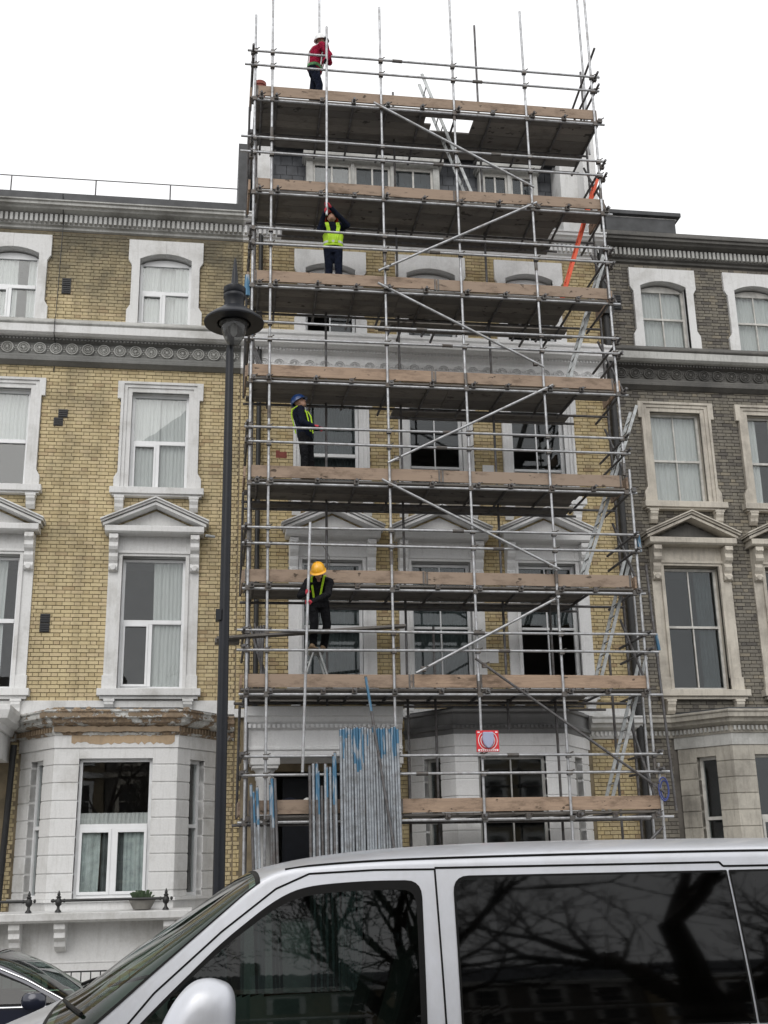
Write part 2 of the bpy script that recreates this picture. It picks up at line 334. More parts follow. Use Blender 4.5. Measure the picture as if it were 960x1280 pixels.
# ------------------------------------------------------------------ bricks
CH, BP = .075, .3375
def brick_wall(house, regions, holes, mat, nind=300):
    out = []
    for (x0, x1, z0, z1) in regions:
        k0 = math.ceil(z0/CH)
        for k in range(k0, int(z1/CH)):
            zb = k*CH; zc = zb+.03; off = (k % 2)*BP/2+((k*7) % 5)*.004
            hs_ = sorted((h[0], h[1]) for h in holes if h[2] < zc < h[3])
            j = math.floor((x0-off)/BP)-1
            while j*BP+off < x1:
                for a, w in ((0, .2145), (.225, .102)):
                    iv = [(max(x0, j*BP+off+a), min(x1-.005, j*BP+off+a+w))]
                    for h in hs_:
                        nv = []
                        for p, q in iv:
                            if h[1] <= p or h[0] >= q: nv.append((p, q))
                            else:
                                if h[0]-p > .025: nv.append((p, h[0]-.006))
                                if q-h[1] > .025: nv.append((h[1]+.006, q))
                        iv = nv
                    for p, q in iv:
                        if q-p > .03: out.append((p, q, zb, w))
                j += 1
    full = [i for i, (p, q, zb, w) in enumerate(out) if w > .2 and abs(q-p-w) < .002 and 0 < 1 and zb > 4.6]
    cx = 1.5
    full.sort(key=lambda i: (out[i][0]-cx)**2+(out[i][2]-1.65)**2)
    ind = set(full[:nind])
    v = []; f = []
    rnd = random.Random(3)
    for i, (p, q, zb, w) in enumerate(out):
        if i in ind: continue
        y = -.006-rnd.random()*.008; z0 = zb+rnd.uniform(-.0015, .0015); z1 = z0+.0635; c = .003
        n = len(v)
        v += [(p, .012, z0), (q, .012, z0), (q, .012, z1), (p, .012, z1), (p+c, y, z0+c), (q-c, y, z0+c), (q-c, y, z1-c), (p+c, y, z1-c), (p,y+.003,z0),(q,y+.003,z0),(q,y+.003,z1),(p,y+.003,z1)]
        f += [(n+4, n+5, n+6, n+7), (n+8, n+9, n+5, n+4), (n+9, n+10, n+6, n+5), (n+10, n+11, n+7, n+6), (n+11, n+8, n+4, n+7),
              (n, n+1, n+9, n+8), (n+1, n+2, n+10, n+9), (n+2, n+3, n+11, n+10), (n+3, n, n+8, n+11)]
    me = bpy.data.meshes.new('brick'); me.from_pydata(v, [], f); me.materials.append(M[mat])
    tag(link('brick', me, house), kind='stuff')
    w, h, c = .2145, .0635, .003
    v = [(0,.012,0),(w,.012,0),(w,.012,h),(0,.012,h),(c,-.003,c),(w-c,-.003,c),(w-c,-.003,h-c),(c,-.003,h-c),(0,0,0),(w,0,0),(w,0,h),(0,0,h)]
    f = [(4,5,6,7),(8,9,5,4),(9,10,6,5),(10,11,7,6),(11,8,4,7),(0,1,9,8),(1,2,10,9),(2,3,11,10),(3,0,8,11)]
    me = bpy.data.meshes.new('brick_single'); me.from_pydata(v, [], f); me.materials.append(M[mat])
    for i in ind:
        p, q, zb, w = out[i]; link('brick', me, house, (p, -.006-rnd.random()*.008, zb+rnd.uniform(-.0015, .0015)))
def wall_backing(house, x0, x1, z0, z1, opens, mat, name='wall'):
    xs = sorted({x0, x1, *[o[0] for o in opens], *[o[1] for o in opens]}); zs = sorted({z0, z1, *[o[2] for o in opens], *[o[3] for o in opens]})
    mb = MB()
    for za, zb in zip(zs, zs[1:]):
        run = None
        for xa, xb in zip(xs, xs[1:]):
            solid = not any(o[0] <= (xa+xb)/2 <= o[1] and o[2] <= (za+zb)/2 <= o[3] for o in opens)
            if solid: run = (run[0], xb) if run else (xa, xb)
            if (not solid or xb == xs[-1]) and run: mb.box(run[0], run[1], .008, .32, za, zb); run = None
    return mb.build(name, mat, house)

# ------------------------------------------------------------------ windows
def arc_pts(xc, hw, zs, rise, n=10):
    r = (hw*hw+rise*rise)/(2*rise); a0 = math.asin(hw/r)
    return [(xc+r*math.sin(-a0+2*a0*i/n), zs+rise-r+r*math.cos(-a0+2*a0*i/n)) for i in range(n+1)]
def curtain(win, x0, x1, z0, z1, y, mat='curtain', waves=None, amp=.018):
    n = max(8, int((x1-x0)/.02)); mb = MB(); ph = random.random()*6; wv = waves or (x1-x0)/.075
    vs = []
    for k, z in enumerate((z0, (z0+z1)/2, z1)):
        for i in range(n+1):
            u = i/n; vs.append((x0+(x1-x0)*u+.008*math.sin(k*2+ph), y+amp*math.sin(u*wv*6.283+ph)+.5*amp*math.sin(u*wv*2.7+ph*2+k*.4), z))
    fs = [(k*(n+1)+i, k*(n+1)+i+1, (k+1)*(n+1)+i+1, (k+1)*(n+1)+i) for k in range(2) for i in range(n)]
    mb.add(vs, fs); return mb.build('curtain', mat, win, smooth=True, recalc=False, sharp=180)
def window(house, xc, zb, zt, w, style, frame='frame', glass='glass', curt=(), y=.13, rise=0, trans=None, openp=None):
    """frame mesh is the part; panes, bars, curtains are its sub-parts"""
    hw = w/2; x0, x1 = xc-hw, xc+hw; fw = .055; mb = MB()
    trans = trans or zb+(zt-zb)*.5
    mb.box(x0, x0+fw, y, y+.07, zb, zt); mb.box(x1-fw, x1, y, y+.07, zb, zt); mb.box(x0+fw, x1-fw, y, y+.07, zb, zb+fw)
    if rise:
        mb.prism([(x0+fw, zt-.03)]+[(x, z) for x, z in reversed([])]+[(x1-fw, zt-.03)]+list(reversed([(max(x0+fw, min(x1-fw, a)), b) for a, b in arc_pts(xc, hw, zt, rise)])), 'y', y, y+.07)
    else: mb.box(x0+fw, x1-fw, y, y+.07, zt-fw, zt)
    gz0, gz1, gx0, gx1 = zb+fw, zt-(.03 if rise else fw), x0+fw, x1-fw
    panes = []
    if style == 'casement':
        mb.box(gx0, gx1, y-.012, y+.05, trans-.04, trans+.04)
        mx_ = gx0+(gx1-gx0)*.47
        mb.box(mx_-.035, mx_+.035, y-.012, y+.05, gz0, trans-.04)
        # opening casement sash on the left light
        mb.box(gx0, gx0+.04, y-.025, y+.02, gz0, trans-.04); mb.box(mx_-.075, mx_-.035, y-.025, y+.02, gz0, trans-.04)
        mb.box(gx0+.04, mx_-.075, y-.025, y+.02, gz0, gz0+.045); mb.box(gx0+.04, mx_-.075, y-.025, y+.02, trans-.085, trans-.04)
        panes = [(gx0, gx1, trans+.04, gz1), (gx0+.04, mx_-.075, gz0+.045, trans-.085), (mx_+.035, gx1, gz0, trans-.04)]
    elif style == 'bay_casement':
        mb.box(gx0, gx1, y-.012, y+.05, trans-.04, trans+.04)
        for a, b_ in ((gx0, xc-.03), (xc+.03, gx1)):
            mb.box(a, a+.05, y-.025, y+.02, gz0, trans-.04); mb.box(b_-.05, b_, y-.025, y+.02, gz0, trans-.04)
            mb.box(a+.05, b_-.05, y-.025, y+.02, gz0, gz0+.05); mb.box(a+.05, b_-.05, y-.025, y+.02, trans-.1, trans-.04)
            panes.append((a+.05, b_-.05, gz0+.05, trans-.1))
        mb.box(xc-.03, xc+.03, y-.012, y+.05, gz0, trans-.04)
        panes.append((gx0, gx1, trans+.04, gz1))
    elif style == 'sash22':
        mb.box(gx0, gx1, y-.02, y+.04, trans-.025, trans+.025)
        mb.box(xc-.014, xc+.014, y-.012, y+.03, gz0, trans-.025); mb.box(xc-.014, xc+.014, y+.01, y+.05, trans+.025, gz1)
        panes = [(gx0, xc-.014, gz0, trans-.025), (xc+.014, gx1, gz0, trans-.025), (gx0, xc-.014, trans+.025, gz1), (xc+.014, gx1, trans+.025, gz1)]
    elif style == 'sash11':
        mb.box(gx0, gx1, y-.02, y+.04, trans-.035, trans+.035)
        panes = [(gx0, gx1, gz0, trans-.035), (gx0, gx1, trans+.035, gz1)]
    win = mb.build('window', frame, house, bev=.004)
    for k, (a, b_, c, d) in enumerate(panes):
        if openp is not None and k in openp: continue
        p = MB(); yy = y+.03
        if rise and d == gz1:
            ar = [(max(a, min(b_, u)), v) for u, v in arc_pts(xc, hw-fw, zt-.04, rise-.02) if a-.08 <= u <= b_+.08]
            p.prism([(a, c), (b_, c)]+list(reversed(ar)), 'y', yy, yy+.006)
        else: p.box(a, b_, yy, yy+.006, c, d)
        p.build('pane', glass, win)
    for c in curt: curtain(win, xc+c[0], xc+c[1], zb+.03 if len(c) < 5 else c[4], zt+rise*.6 if len(c) < 6 else c[5], y+.07+c[2]*.03, c[3] if len(c) > 3 else 'curtain')
    return win

DENT = {}
def surround3(house, xc, mat, full=True):      # top floor: flat band with ears, segmental head
    zb, zs, rise = 12.44, 13.93, .13; hw = .53
    ar = arc_pts(xc, hw, zs, rise, 12)
    L_ = [(xc-hw, zb), (xc-hw, zs)]; 
    left = [(xc-.77, 12.44), (xc-.77, 12.74), (xc-.70, 12.86), (xc-.70, 13.78), (xc-.77, 13.90), (xc-.77, 14.37), (xc, 14.37)]+[p for p in reversed(ar) if p[0] <= xc+1e-6]+[(xc-hw, zb)]
    right = [(2*xc-a, b) for a, b in left]
    mb = MB(); mb.prism(left, 'y', -.075, .05); mb.prism(right, 'y', -.075, .05)
    # reveal
    mb.box(xc-hw-.02, xc-hw, -.06, .3, zb, zs); mb.box(xc+hw, xc+hw+.02, -.06, .3, zb, zs)
    top = [(xc-hw-.02, zs)]+ar+[(xc+hw+.02, zs), (xc+hw+.02, 14.3), (xc-hw-.02, 14.3)]
    mb.prism(top, 'y', .04, .3)
    s = mb.build('window_surround', mat, house, bev=.008)
    return (xc-.70, xc+.70, 12.4, 14.34), (xc-hw-.02, xc+hw+.02, zb-.02, 14.1)
def console(parent, x, zt, mat, h=.7, w=.17, name='bracket'):
    pr = [(-.02, zt), (-.30, zt), (-.31, zt-.12*h), (-.25, zt-.22*h), (-.27, zt-.34*h), (-.24, zt-.42*h), (-.17, zt-.5*h), (-.19, zt-.6*h), (-.16, zt-.7*h), (-.12, zt-.78*h), (-.16, zt-.88*h), (-.13, zt-.97*h), (-.08, zt-h), (-.02, zt-h)]
    mb = MB().prism(pr, 'x', x-w/2, x+w/2); mb.lathe((x, -.15, zt-.9*h), [(.001, .02), (.05, .02), (.062, 0), (.06, -.02)], 10, axis='y')
    for d in (-1, 1): mb.lathe((x+d*w*.28, -.28, zt-.12*h), [(.001, .045), (.02, .04), (.03, 0)], 8, axis='y')
    return mb.build(name, mat, parent, bev=.006)
def corbel(parent, x, zt, mat):
    mb = MB().prism([(-.02, zt), (-.17, zt), (-.17, zt-.10), (-.13, zt-.16), (-.12, zt-.22), (-.06, zt-.29), (-.02, zt-.29)], 'x', x-.085, x+.085)
    mb.box(x-.1, x+.1, -.18, 0, zt-.05, zt)
    return mb.build('bracket', mat, parent, bev=.006)
def surround2(house, xc, mat, win_w=1.13):      # second floor: moulded architrave with crossettes, sill on two corbels
    hw = win_w/2; z0, z1 = 8.87, 10.93
    mb = MB()
    def band(o_in, o_out, ya, ear):
        e = .07 if ear else 0
        zt_ = z1+o_out
        L_ = [(xc-hw-o_in, z0), (xc-hw-o_out-e, z0), (xc-hw-o_out-e, z0+.22), (xc-hw-o_out, z0+.34), (xc-hw-o_out, z1-.16), (xc-hw-o_out-e, z1-.16), (xc-hw-o_out-e, zt_), (xc, zt_), (xc, z1+o_in), (xc-hw-o_in, z1+o_in)]
        mb.prism(L_, 'y', ya, .05); mb.prism([(2*xc-a, b) for a, b in L_], 'y', ya, .05)
    band(0, .09, -.03, False); band(.09, .16, -.055, True); band(.16, .215, -.085, True)
    mb.box(xc-hw-.02, xc-hw, .0, .3, z0, z1); mb.box(xc+hw, xc+hw+.02, .0, .3, z0, z1); mb.box(xc-hw-.02, xc+hw+.02, .0, .3, z1, z1+.05)
    s = mb.build('window_surround', mat, house, bev=.006)
    MB().box(xc-.91, xc+.91, -.2, .2, 8.74, 8.87).box(xc-.87, xc+.87, -.15, .02, 8.70, 8.74).build('sill', mat, s, bev=.008)
    corbel(s, xc-.72, 8.70, mat); corbel(s, xc+.72, 8.70, mat)
    return (xc-.78, xc+.78, 8.7, 11.13), (xc-hw-.02, xc+hw+.02, 8.85, z1+.03)
def surround1(house, xc, mat, tymp=None):      # first floor: pedimented
    hw = .60; z0, z1 = 4.93, 7.50; mb = MB()
    for s_i in (-1, 1):
        a, b_ = sorted((xc+s_i*hw, xc+s_i*.86)); mb.box(a, b_, -.05, .05, z0, 7.9)
        a, b_ = sorted((xc+s_i*.60, xc+s_i*.67)); mb.box(a, b_, -.09, -.05, z0+.0, 7.5)
        a, b_ = sorted((xc+s_i*.60, xc+s_i*.88)); mb.box(a, b_, -.08, 0, z0, z0+.26)
        mb.box(min(xc+s_i*hw, xc+s_i*(hw+.02)), max(xc+s_i*hw, xc+s_i*(hw+.02)), -.02, .3, z0, z1)
    mb.box(xc-.67, xc+.67, -.07, .05, z1, 7.60); mb.box(xc-.69, xc+.69, -.10, .05, 7.55, 7.60); mb.box(xc-.69, xc+.69, -.04, .05, 7.60, 7.92)
    mb.box(xc-.62, xc+.62, 0, .3, z1, z1+.05)
    s = mb.build('window_surround', mat, house, bev=.006)
    for q in (-.77, .77): console(s, xc+q, 7.88, mat)
    MB().box(xc-.95, xc+.95, -.2, .25, 4.80, 4.93).box(xc-.9, xc+.9, -.14, .02, 4.74, 4.80).build('sill', mat, s, bev=.008)
    for q in (-.72, .72): corbel(s, xc+q, 4.74, mat)
    # pediment
    p = MB(); zc = 7.90; W_ = .98
    p.prism([(0, zc), (-.30, zc), (-.34, zc+.03), (-.34, zc+.13), (-.30, zc+.15), (0, zc+.15)], 'x', xc-.94, xc+.94)
    ped = p.build('pediment', mat, house, bev=.005)
    def rake(o0, o1, ya, yb, ext):
        r = MB()
        sl = .46/1.03; w0 = W_+ext
        zb_ = zc+.10
        L_ = [(xc-w0, zb_+o0), (xc-w0, zb_+o1), (xc, zb_+o1+w0*sl), (xc, zb_+o0+w0*sl)]
        r.prism(L_, 'y', ya, yb); r.prism([(2*xc-a, b) for a, b in L_], 'y', ya, yb); return r
    rk = rake(.03, .09, -.33, 0, .0); rk2 = rake(.09, .13, -.37, 0, .04); rk3 = rake(.13, .16, -.41, 0, .05)
    rk.add(rk2.v, rk2.f); rk.add(rk3.v, rk3.f); rk.build('raking_cornice', mat, ped, bev=.004)
    MB().prism([(xc-.86, zc+.13), (xc+.86, zc+.13), (xc, zc+.13+.86*.447)], 'y', -.06, 0).build('tympanum', tymp or mat, ped)
    return (xc-.84, xc+.84, 4.75, 8.0), (xc-.618, xc+.618, 4.9, z1+.03)

# roundel of the frieze
rb = MB(); rb.lathe((0,0,0), [(.001,.035),(.022,.035),(.03,.02),(.045,.012),(.06,.012),(.068,.03),(.078,.03),(.085,.01),(.098,.01),(.104,.03),(.12,.03),(.128,0)], 16, axis='y')
for k in range(8):
    a = k*math.pi/4; rb.tube((.03*math.cos(a), -.02, .03*math.sin(a)), (.055*math.cos(a), -.02, .055*math.sin(a)), .010, 5)
def roundel_mesh(mat):
    me = bpy.data.meshes.new('roundel'); me.from_pydata([(a, b_*1.7, c) for a, b_, c in rb.v], [], rb.f); me.materials.append(M[mat]); return me
def leaf_mb(x, z, y):
    mb = MB()
    for dx, dz in ((0, .045), (0, -.045), (.022, 0), (-.022, 0)): mb.lathe((x+dx, y, z+dz), [(.001, .02), (.014, .016), (.02, 0)], 6, axis='y')
    return mb
def band_mid(house, x0, x1, mat_s, mat_f, mat_fr, mat_r, zr=11.785):     # ledge + frieze between 2nd and 3rd floors
    MB().prism([(0, 12.46), (-.06, 12.46), (-.30, 12.30), (-.35, 12.27), (-.35, 12.24), (-.31, 12.20), (0, 12.20)], 'x', x0, x1).build('ledge', mat_s, house, bev=.004)
    MB().prism([(0, 12.20), (-.33, 12.20), (-.33, 12.04), (-.27, 12.0), (-.20, 11.99), (0, 11.99)], 'x', x0, x1).build('string_course', mat_f, house, bev=.004)
    f = MB().prism([(0, 11.99), (-.16, 11.99), (-.15, 11.94), (-.075, 11.91), (-.06, 11.90), (-.06, 11.67), (-.10, 11.65), (-.12, 11.61), (-.12, 11.57), (-.15, 11.55), (-.15, 11.50), (-.10, 11.47), (-.04, 11.43), (0, 11.43)], 'x', x0, x1).build('frieze', mat_fr, house, bev=.003)
    me = roundel_mesh(mat_r); n = int((x1-x0)/.315); 
    lf = MB(); d = MB()
    for i in range(n):
        x = x0+.16+i*.315; link('roundel', me, f, (x, -.058, zr))
        q = leaf_mb(x+.1575, zr, -.058); lf.add(q.v, q.f)
    tag(lf.build('palmette', mat_r, f), kind='stuff')
    k = 0; x = x0+.02
    while x < x1-.03: d.box(x, x+.035, -.19, -.14, 11.935, 11.985); x += .07
    tag(d.build('dentil', mat_fr, f), kind='stuff')
def cornice_top(house, x0, x1, mat, mat_d, dark=True):
    c = MB().prism([(.3, 14.50), (0, 14.50), (-.05, 14.52), (-.05, 14.57), (-.11, 14.59), (-.11, 14.80), (-.18, 14.82), (-.30, 14.85), (-.33, 14.89), (-.39, 14.90), (-.39, 14.96), (-.43, 14.97), (-.43, 15.0), (.3, 15.02)], 'x', x0, x1).build('cornice', mat, house, bev=.004)
    d = MB(); x = x0+.03
    while x < x1-.06: d.box(x, x+.055, -.19, -.11, 14.62, 14.79); x += .10
    tag(d.build('dentil', mat_d, c), kind='stuff')

# ------------------------------------------------------------------ canted bay
def bay(house, xl, xr, mat, glass, frame, z0=1.05, blocks=True, wstyle='bay_casement', mat_frieze=None, mat_corn=None, curt=(), corn=True, lowmat=None):
    """front corners xl,xr at y=-1; cants run back .72 to the wall"""
    yb = -1.0; cd = .74; wl, wr = xl-cd, xr+cd
    x0, x1 = xl+.43, xr-.43; ztop = 3.76; zwin = 3.58; zbot = 1.25
    pts = [(wl, 0.0), (xl, yb), (xr, yb), (wr, 0.0)]
    lerp = lambda p, q, t_: (p[0]+(q[0]-p[0])*t_, p[1]+(q[1]-p[1])*t_)
    cl = math.hypot(cd, 1.0); 
    # piers in plan: (outer polyline) from slit edge round the corner to the window edge
    piers = []
    a = lerp(pts[0], pts[1], .70); piers.append([a, pts[1], (x0, yb)])
    a = lerp(pts[3], pts[2], .70); piers.append([(x1, yb), pts[2], a])
    piers.append([lerp(pts[0], pts[1], .04), lerp(pts[0], pts[1], .36)])
    piers.append([lerp(pts[3], pts[2], .36), lerp(pts[3], pts[2], .04)])
    b = house
    base = MB(); base.prism([(wl, 0), (xl, yb), (xr, yb), (wr, 0)], 'z', -.5, z0)
    base.sweep(pts, [(0, z0), (.0, zbot-.06), (.06, zbot-.05), (.06, zbot), (-.25, zbot), (-.25, z0)])
    for p in piers: base.sweep(p, [(-.25, zbot), (-.018, zbot), (-.018, ztop), (-.25, ztop)])
    base.prism([(wl, 0), (xl, yb), (xr, yb), (wr, 0)], 'z', ztop+.003, 4.05)
    by = base.build('bay', mat, house)
    ch = .302; n = int((ztop-zbot)/ch)
    for p in piers:
        for k in range(n+1):
            zt_ = ztop-k*ch; zb_ = max(zbot, zt_-ch+.022)
            if zt_-zb_ > .05: MB().sweep(p, [(-.262, zb_), (0, zb_), (0, zt_), (-.262, zt_)]).build('rusticated_block', mat, by, bev=.007)
    # window heads
    MB().box(x0, x1, yb-.0, yb+.25, zwin, ztop).seg(lerp(pts[0], pts[1], .36), lerp(pts[0], pts[1], .70), -.25, -.002, zwin, ztop).seg(lerp(pts[3], pts[2], .70), lerp(pts[3], pts[2], .36), -.25, -.002, zwin, ztop).build('lintel', mat, by)
    # frieze band
    mf = mat_frieze or mat
    MB().sweep(pts, [(-.1, 3.763), (.02, 3.763), (.02, 3.98), (-.1, 3.98)]).build('frieze', mf, by)
    # windows
    w = window(house, (x0+x1)/2, zbot, zwin, x1-x0, wstyle, frame, glass, curt, y=yb+.12, trans=2.43)
    for p, q in ((lerp(pts[0], pts[1], .36), lerp(pts[0], pts[1], .70)), (lerp(pts[3], pts[2], .70), lerp(pts[3], pts[2], .36))):
        m_ = MB(); i0, i1 = lerp(p, q, .14), lerp(p, q, .86)
        m_.seg(p, i0, -.19, -.12, zbot, zwin); m_.seg(i1, q, -.19, -.12, zbot, zwin); m_.seg(i0, i1, -.19, -.12, zbot, zbot+.06); m_.seg(i0, i1, -.19, -.12, zwin-.06, zwin); m_.seg(i0, i1, -.19, -.11, 2.40, 2.46)
        sw = m_.build('side_window', frame, house)
        for za, zb2 in ((zbot+.06, 2.40), (2.46, zwin-.06)): MB().seg(i0, i1, -.16, -.154, za, zb2).build('pane', glass, sw)
    return pts, by
def bay_cornice(house, pts, x0, x1, mat, mat_d, zo=0):
    path = [(x0, 0)]+pts+[(x1, 0)]
    prof = [(-.3, 3.98), (.04, 3.98), (.06, 4.02), (.06, 4.12), (.12, 4.14), (.20, 4.18), (.22, 4.24), (.29, 4.26), (.29, 4.34), (.32, 4.36), (.32, 4.39), (-.1, 4.46), (-.3, 4.46)]
    c = MB().sweep(path, [(o, z+zo) for o, z in prof]).build('bay_cornice', mat, house, bev=.004)
    d = MB()
    for (ax, ay), (bx, by_) in zip(path, path[1:]):
        l = math.hypot(bx-ax, by_-ay); n = int(l/.085)
        for i in range(n):
            t0 = (i+.25)/n; t1 = (i+.75)/n
            d.seg((ax+(bx-ax)*t0, ay+(by_-ay)*t0), (ax+(bx-ax)*t1, ay+(by_-ay)*t1), .05, .10, 4.03+zo, 4.115+zo)
    tag(d.build('dentil', mat_d, c), kind='stuff')
    MB().prism([p for p in pts], 'z', 4.40+zo, 4.47+zo).build('bay_roof', 'lead', house)
    return c
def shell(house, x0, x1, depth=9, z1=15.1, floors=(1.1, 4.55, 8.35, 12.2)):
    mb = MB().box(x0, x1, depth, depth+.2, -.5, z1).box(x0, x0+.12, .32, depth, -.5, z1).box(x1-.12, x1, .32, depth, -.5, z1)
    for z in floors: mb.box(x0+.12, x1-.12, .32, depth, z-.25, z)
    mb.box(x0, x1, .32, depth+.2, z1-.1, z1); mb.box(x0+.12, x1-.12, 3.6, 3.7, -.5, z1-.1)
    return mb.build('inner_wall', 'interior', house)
def vent(house, x, z):
    mb = MB(); mb.box(x-.09, x+.09, -.03, .0, z-.085, z+.085)
    for k in range(4): mb.box(x-.075, x+.075, -.045, -.03, z-.07+k*.04, z-.05+k*.04)
    mb.build('air_vent', 'vent', house)

# ------------------------------------------------------------------ LEFT HOUSE
lh = empty('terraced_house', (-3.4, 0, -.5), 'yellow brick terraced house behind the street lamp, white bay with peeling brown cornice', 'house')
WX0, WX1 = -11.0, .42
holes, opens = [], []
for xc, kind in ((-1.17, 0), (-4.28, 0), (-7.4, 0)):
    mat = 'stucco'
    h, o = surround3(lh, xc, mat); holes.append(h); opens.append(o)
    h, o = surround2(lh, xc, mat); holes.append(h); opens.append(o)
    h, o = surround1(lh, xc, mat); holes.append(h); opens.append(o)
window(lh, -1.17, 12.46, 13.90, 1.06, 'casement', curt=((-.5, -.12, 0), (.2, .5, 0), (-.52, .52, 2)), rise=.12, trans=13.24)
window(lh, -4.28, 12.46, 13.90, 1.06, 'casement', curt=((-.5, .1, 0), (.3, .5, 1)), rise=.12, trans=13.24)
window(lh, -1.17, 8.87, 10.93, 1.13, 'casement', curt=((-.55, .0, 0), (-.02, .55, 1)), trans=9.9)
window(lh, -4.28, 8.87, 10.93, 1.13, 'casement', curt=((-.55, .55, 1, 'curtain', 9.85, 10.95),), trans=9.85)
window(lh, -1.17, 4.95, 7.48, 1.2, 'casement', curt=((.0, .58, 0),), trans=6.24)
window(lh, -4.28, 4.95, 7.48, 1.2, 'casement', curt=((-.2, .35, 0),), trans=6.24)
for zb, zt in ((12.46, 13.9), (8.87, 10.93), (4.95, 7.48)): window(lh, -7.4, zb, zt, 1.1, 'casement', curt=((-.5, .5, 1),), rise=.12 if zb > 12 else 0)
wall_backing(lh, WX0, WX1, -.5, 14.65, opens+[(-3.2, -.1, 1.2, 3.7)], 'mortar_y')
brick_wall(lh, [(WX0, WX1, -.5, 14.50)], holes+[(-3.45, .1, -1, 4.5), (-20, 2, 11.43, 12.44), (-20, 2, 3.98, 4.72), (-6.4, -3.6, -1, 4.5)], 'brick_y')
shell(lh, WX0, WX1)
cornice_top(lh, WX0, WX1, 'stucco_b', 'stucco_g')
band_mid(lh, WX0, WX1, 'stucco_b', 'stucco', 'frieze_dark', 'stucco_b')
MB().box(WX0, WX1, -.40, .6, 15.02, 15.17).prism([(-.12, 15.16), (.55, 15.16), (.55, 15.36), (-.02, 15.36)], 'x', WX0, WX1).build('roof', 'lead', lh)
MB().box(WX0, -3.5, -.07, 0, 4.46, 4.72).box(-3.5, WX1, -.07, 0, 4.46, 4.72).build('string_course', 'stucco', lh, bev=.01)
pts, by = bay(lh, -2.70, -.58, 'stucco', 'glass', 'frame', mat_frieze='stucco', curt=((-.58, -.22, 0, 'curtain_m', 1.3, 2.4), (-.2, .2, 1, 'curtain_d', 1.3, 2.4), (.18, .58, 0, 'curtain_m', 1.3, 2.4), (-.58, .58, 0, 'curtain', 2.42, 2.66)))
bay_cornice(lh, pts, WX0, WX1, 'peel', 'render_brown')
# peeling patches: spalled render shown as thin ragged plates over the frieze and the cornice
rnd = random.Random(5)
def ragged(x0, x1, z0, z1, n=34, amp=.022):
    top = [(x0+(x1-x0)*i/n, z1+rnd.uniform(-amp, amp)) for i in range(n+1)]; bot = [(x0+(x1-x0)*i/n, z0+rnd.uniform(-amp, amp)) for i in range(n+1)]
    return bot+list(reversed(top))
MB().prism(ragged(-2.42, -.64, 3.84, 3.985, amp=.028), 'y', -1.026, -1.0).build('exposed_render', 'render_tan', lh)
MB().prism(ragged(-2.72, -.56, 4.03, 4.125, amp=.012), 'y', -1.112, -1.06).prism(ragged(-1.45, -1.2, 4.27, 4.35), 'y', -1.296, -1.28).prism(ragged(-2.95, -2.3, 4.27, 4.35), 'y', -1.296, -1.28).prism(ragged(-.75, -.5, 4.27, 4.34), 'y', -1.296, -1.28).build('exposed_render', 'render_brown', lh)
c_ = MB()
for k in range(26):     # broken lumps of mortar along the top of the cornice
    x = rnd.uniform(-3.0, -.3); r_ = rnd.uniform(.02, .05); y_ = -1.2+rnd.uniform(-.1, .15)
    c_.lathe((x, y_, 4.40), [(r_*1.3, -.01), (r_, r_*.6), (r_*.4, r_)], 6)
tag(c_.build('loose_mortar', 'render_brown', lh), kind='stuff')
for x, z in ((-3.17, 13.32), (-3.17, 13.14)): vent(lh, x, z)
vent(lh, -3.07, 10.42); vent(lh, -3.15, 10.24); vent(lh, -3.15, 6.27); vent(lh, -3.15, 6.09)
# balcony slab, brackets, basement front
MB().prism([(-1.0, .90), (-1.62, .90), (-1.68, .94), (-1.70, 1.05), (-1.0, 1.07)], 'x', -9, -.25).build('balcony_slab', 'stucco', lh, bev=.01)
MB().box(-3.5, .3, -1.12, 0, -.5, .90).box(-3.5, .3, -1.135, -1.12, .25, .262).build('basement_wall', 'stucco', lh)
for x in (-2.38, -.62, -3.1):
    MB().prism([(-1.1, .9), (-1.55, .9), (-1.56, .80), (-1.48, .74), (-1.50, .66), (-1.38, .60), (-1.36, .52), (-1.24, .45), (-1.1, .42)], 'x', x-.09, x+.09).build('balcony_bracket', 'stucco', lh, bev=.008)
# neighbour porch at far left
p_ = MB().box(-6.4, -3.62, -1.5, 0, 3.6, 4.05); p_.build('porch', 'stucco', lh, bev=.01)
c = MB().sweep([(-6.4, 0), (-6.4, -1.5), (-3.62, -1.5), (-3.62, 0)], [(-.2, 4.05), (.05, 4.05), (.08, 4.15), (.2, 4.2), (.24, 4.34), (.24, 4.42), (-.2, 4.45)]); c.build('porch_cornice', 'stucco', lh, bev=.006)
for x in (-3.95,):
    MB().lathe((x, -1.3, 0), [(.21, 1.05), (.21, 1.2), (.17, 1.25), (.165, 2.0), (.15, 3.3), (.17, 3.34), (.21, 3.42), (.23, 3.5), (.25, 3.6)], 24).build('column', 'stucco', lh, smooth=True)
MB().box(-6.4, -3.55, -1.45, 0, -.5, 1.05).build('porch_step', 'stucco', lh)
MB().tube((-3.6, -.22, .9), (-3.52, -.2, 3.9), .055, 10).build('drainpipe', 'iron', lh, smooth=True)
MB().path([(-3.3, -.46, 15.12), (-3.3, -.13, 14.6), (-3.33, -.1, 12.5), (-3.3, -.37, 12.3), (-3.3, -.37, 12.0), (-3.3, -.1, 11.9), (-3.3, -.02, 11.3)], .009, 5).build('cable', 'iron', lh)
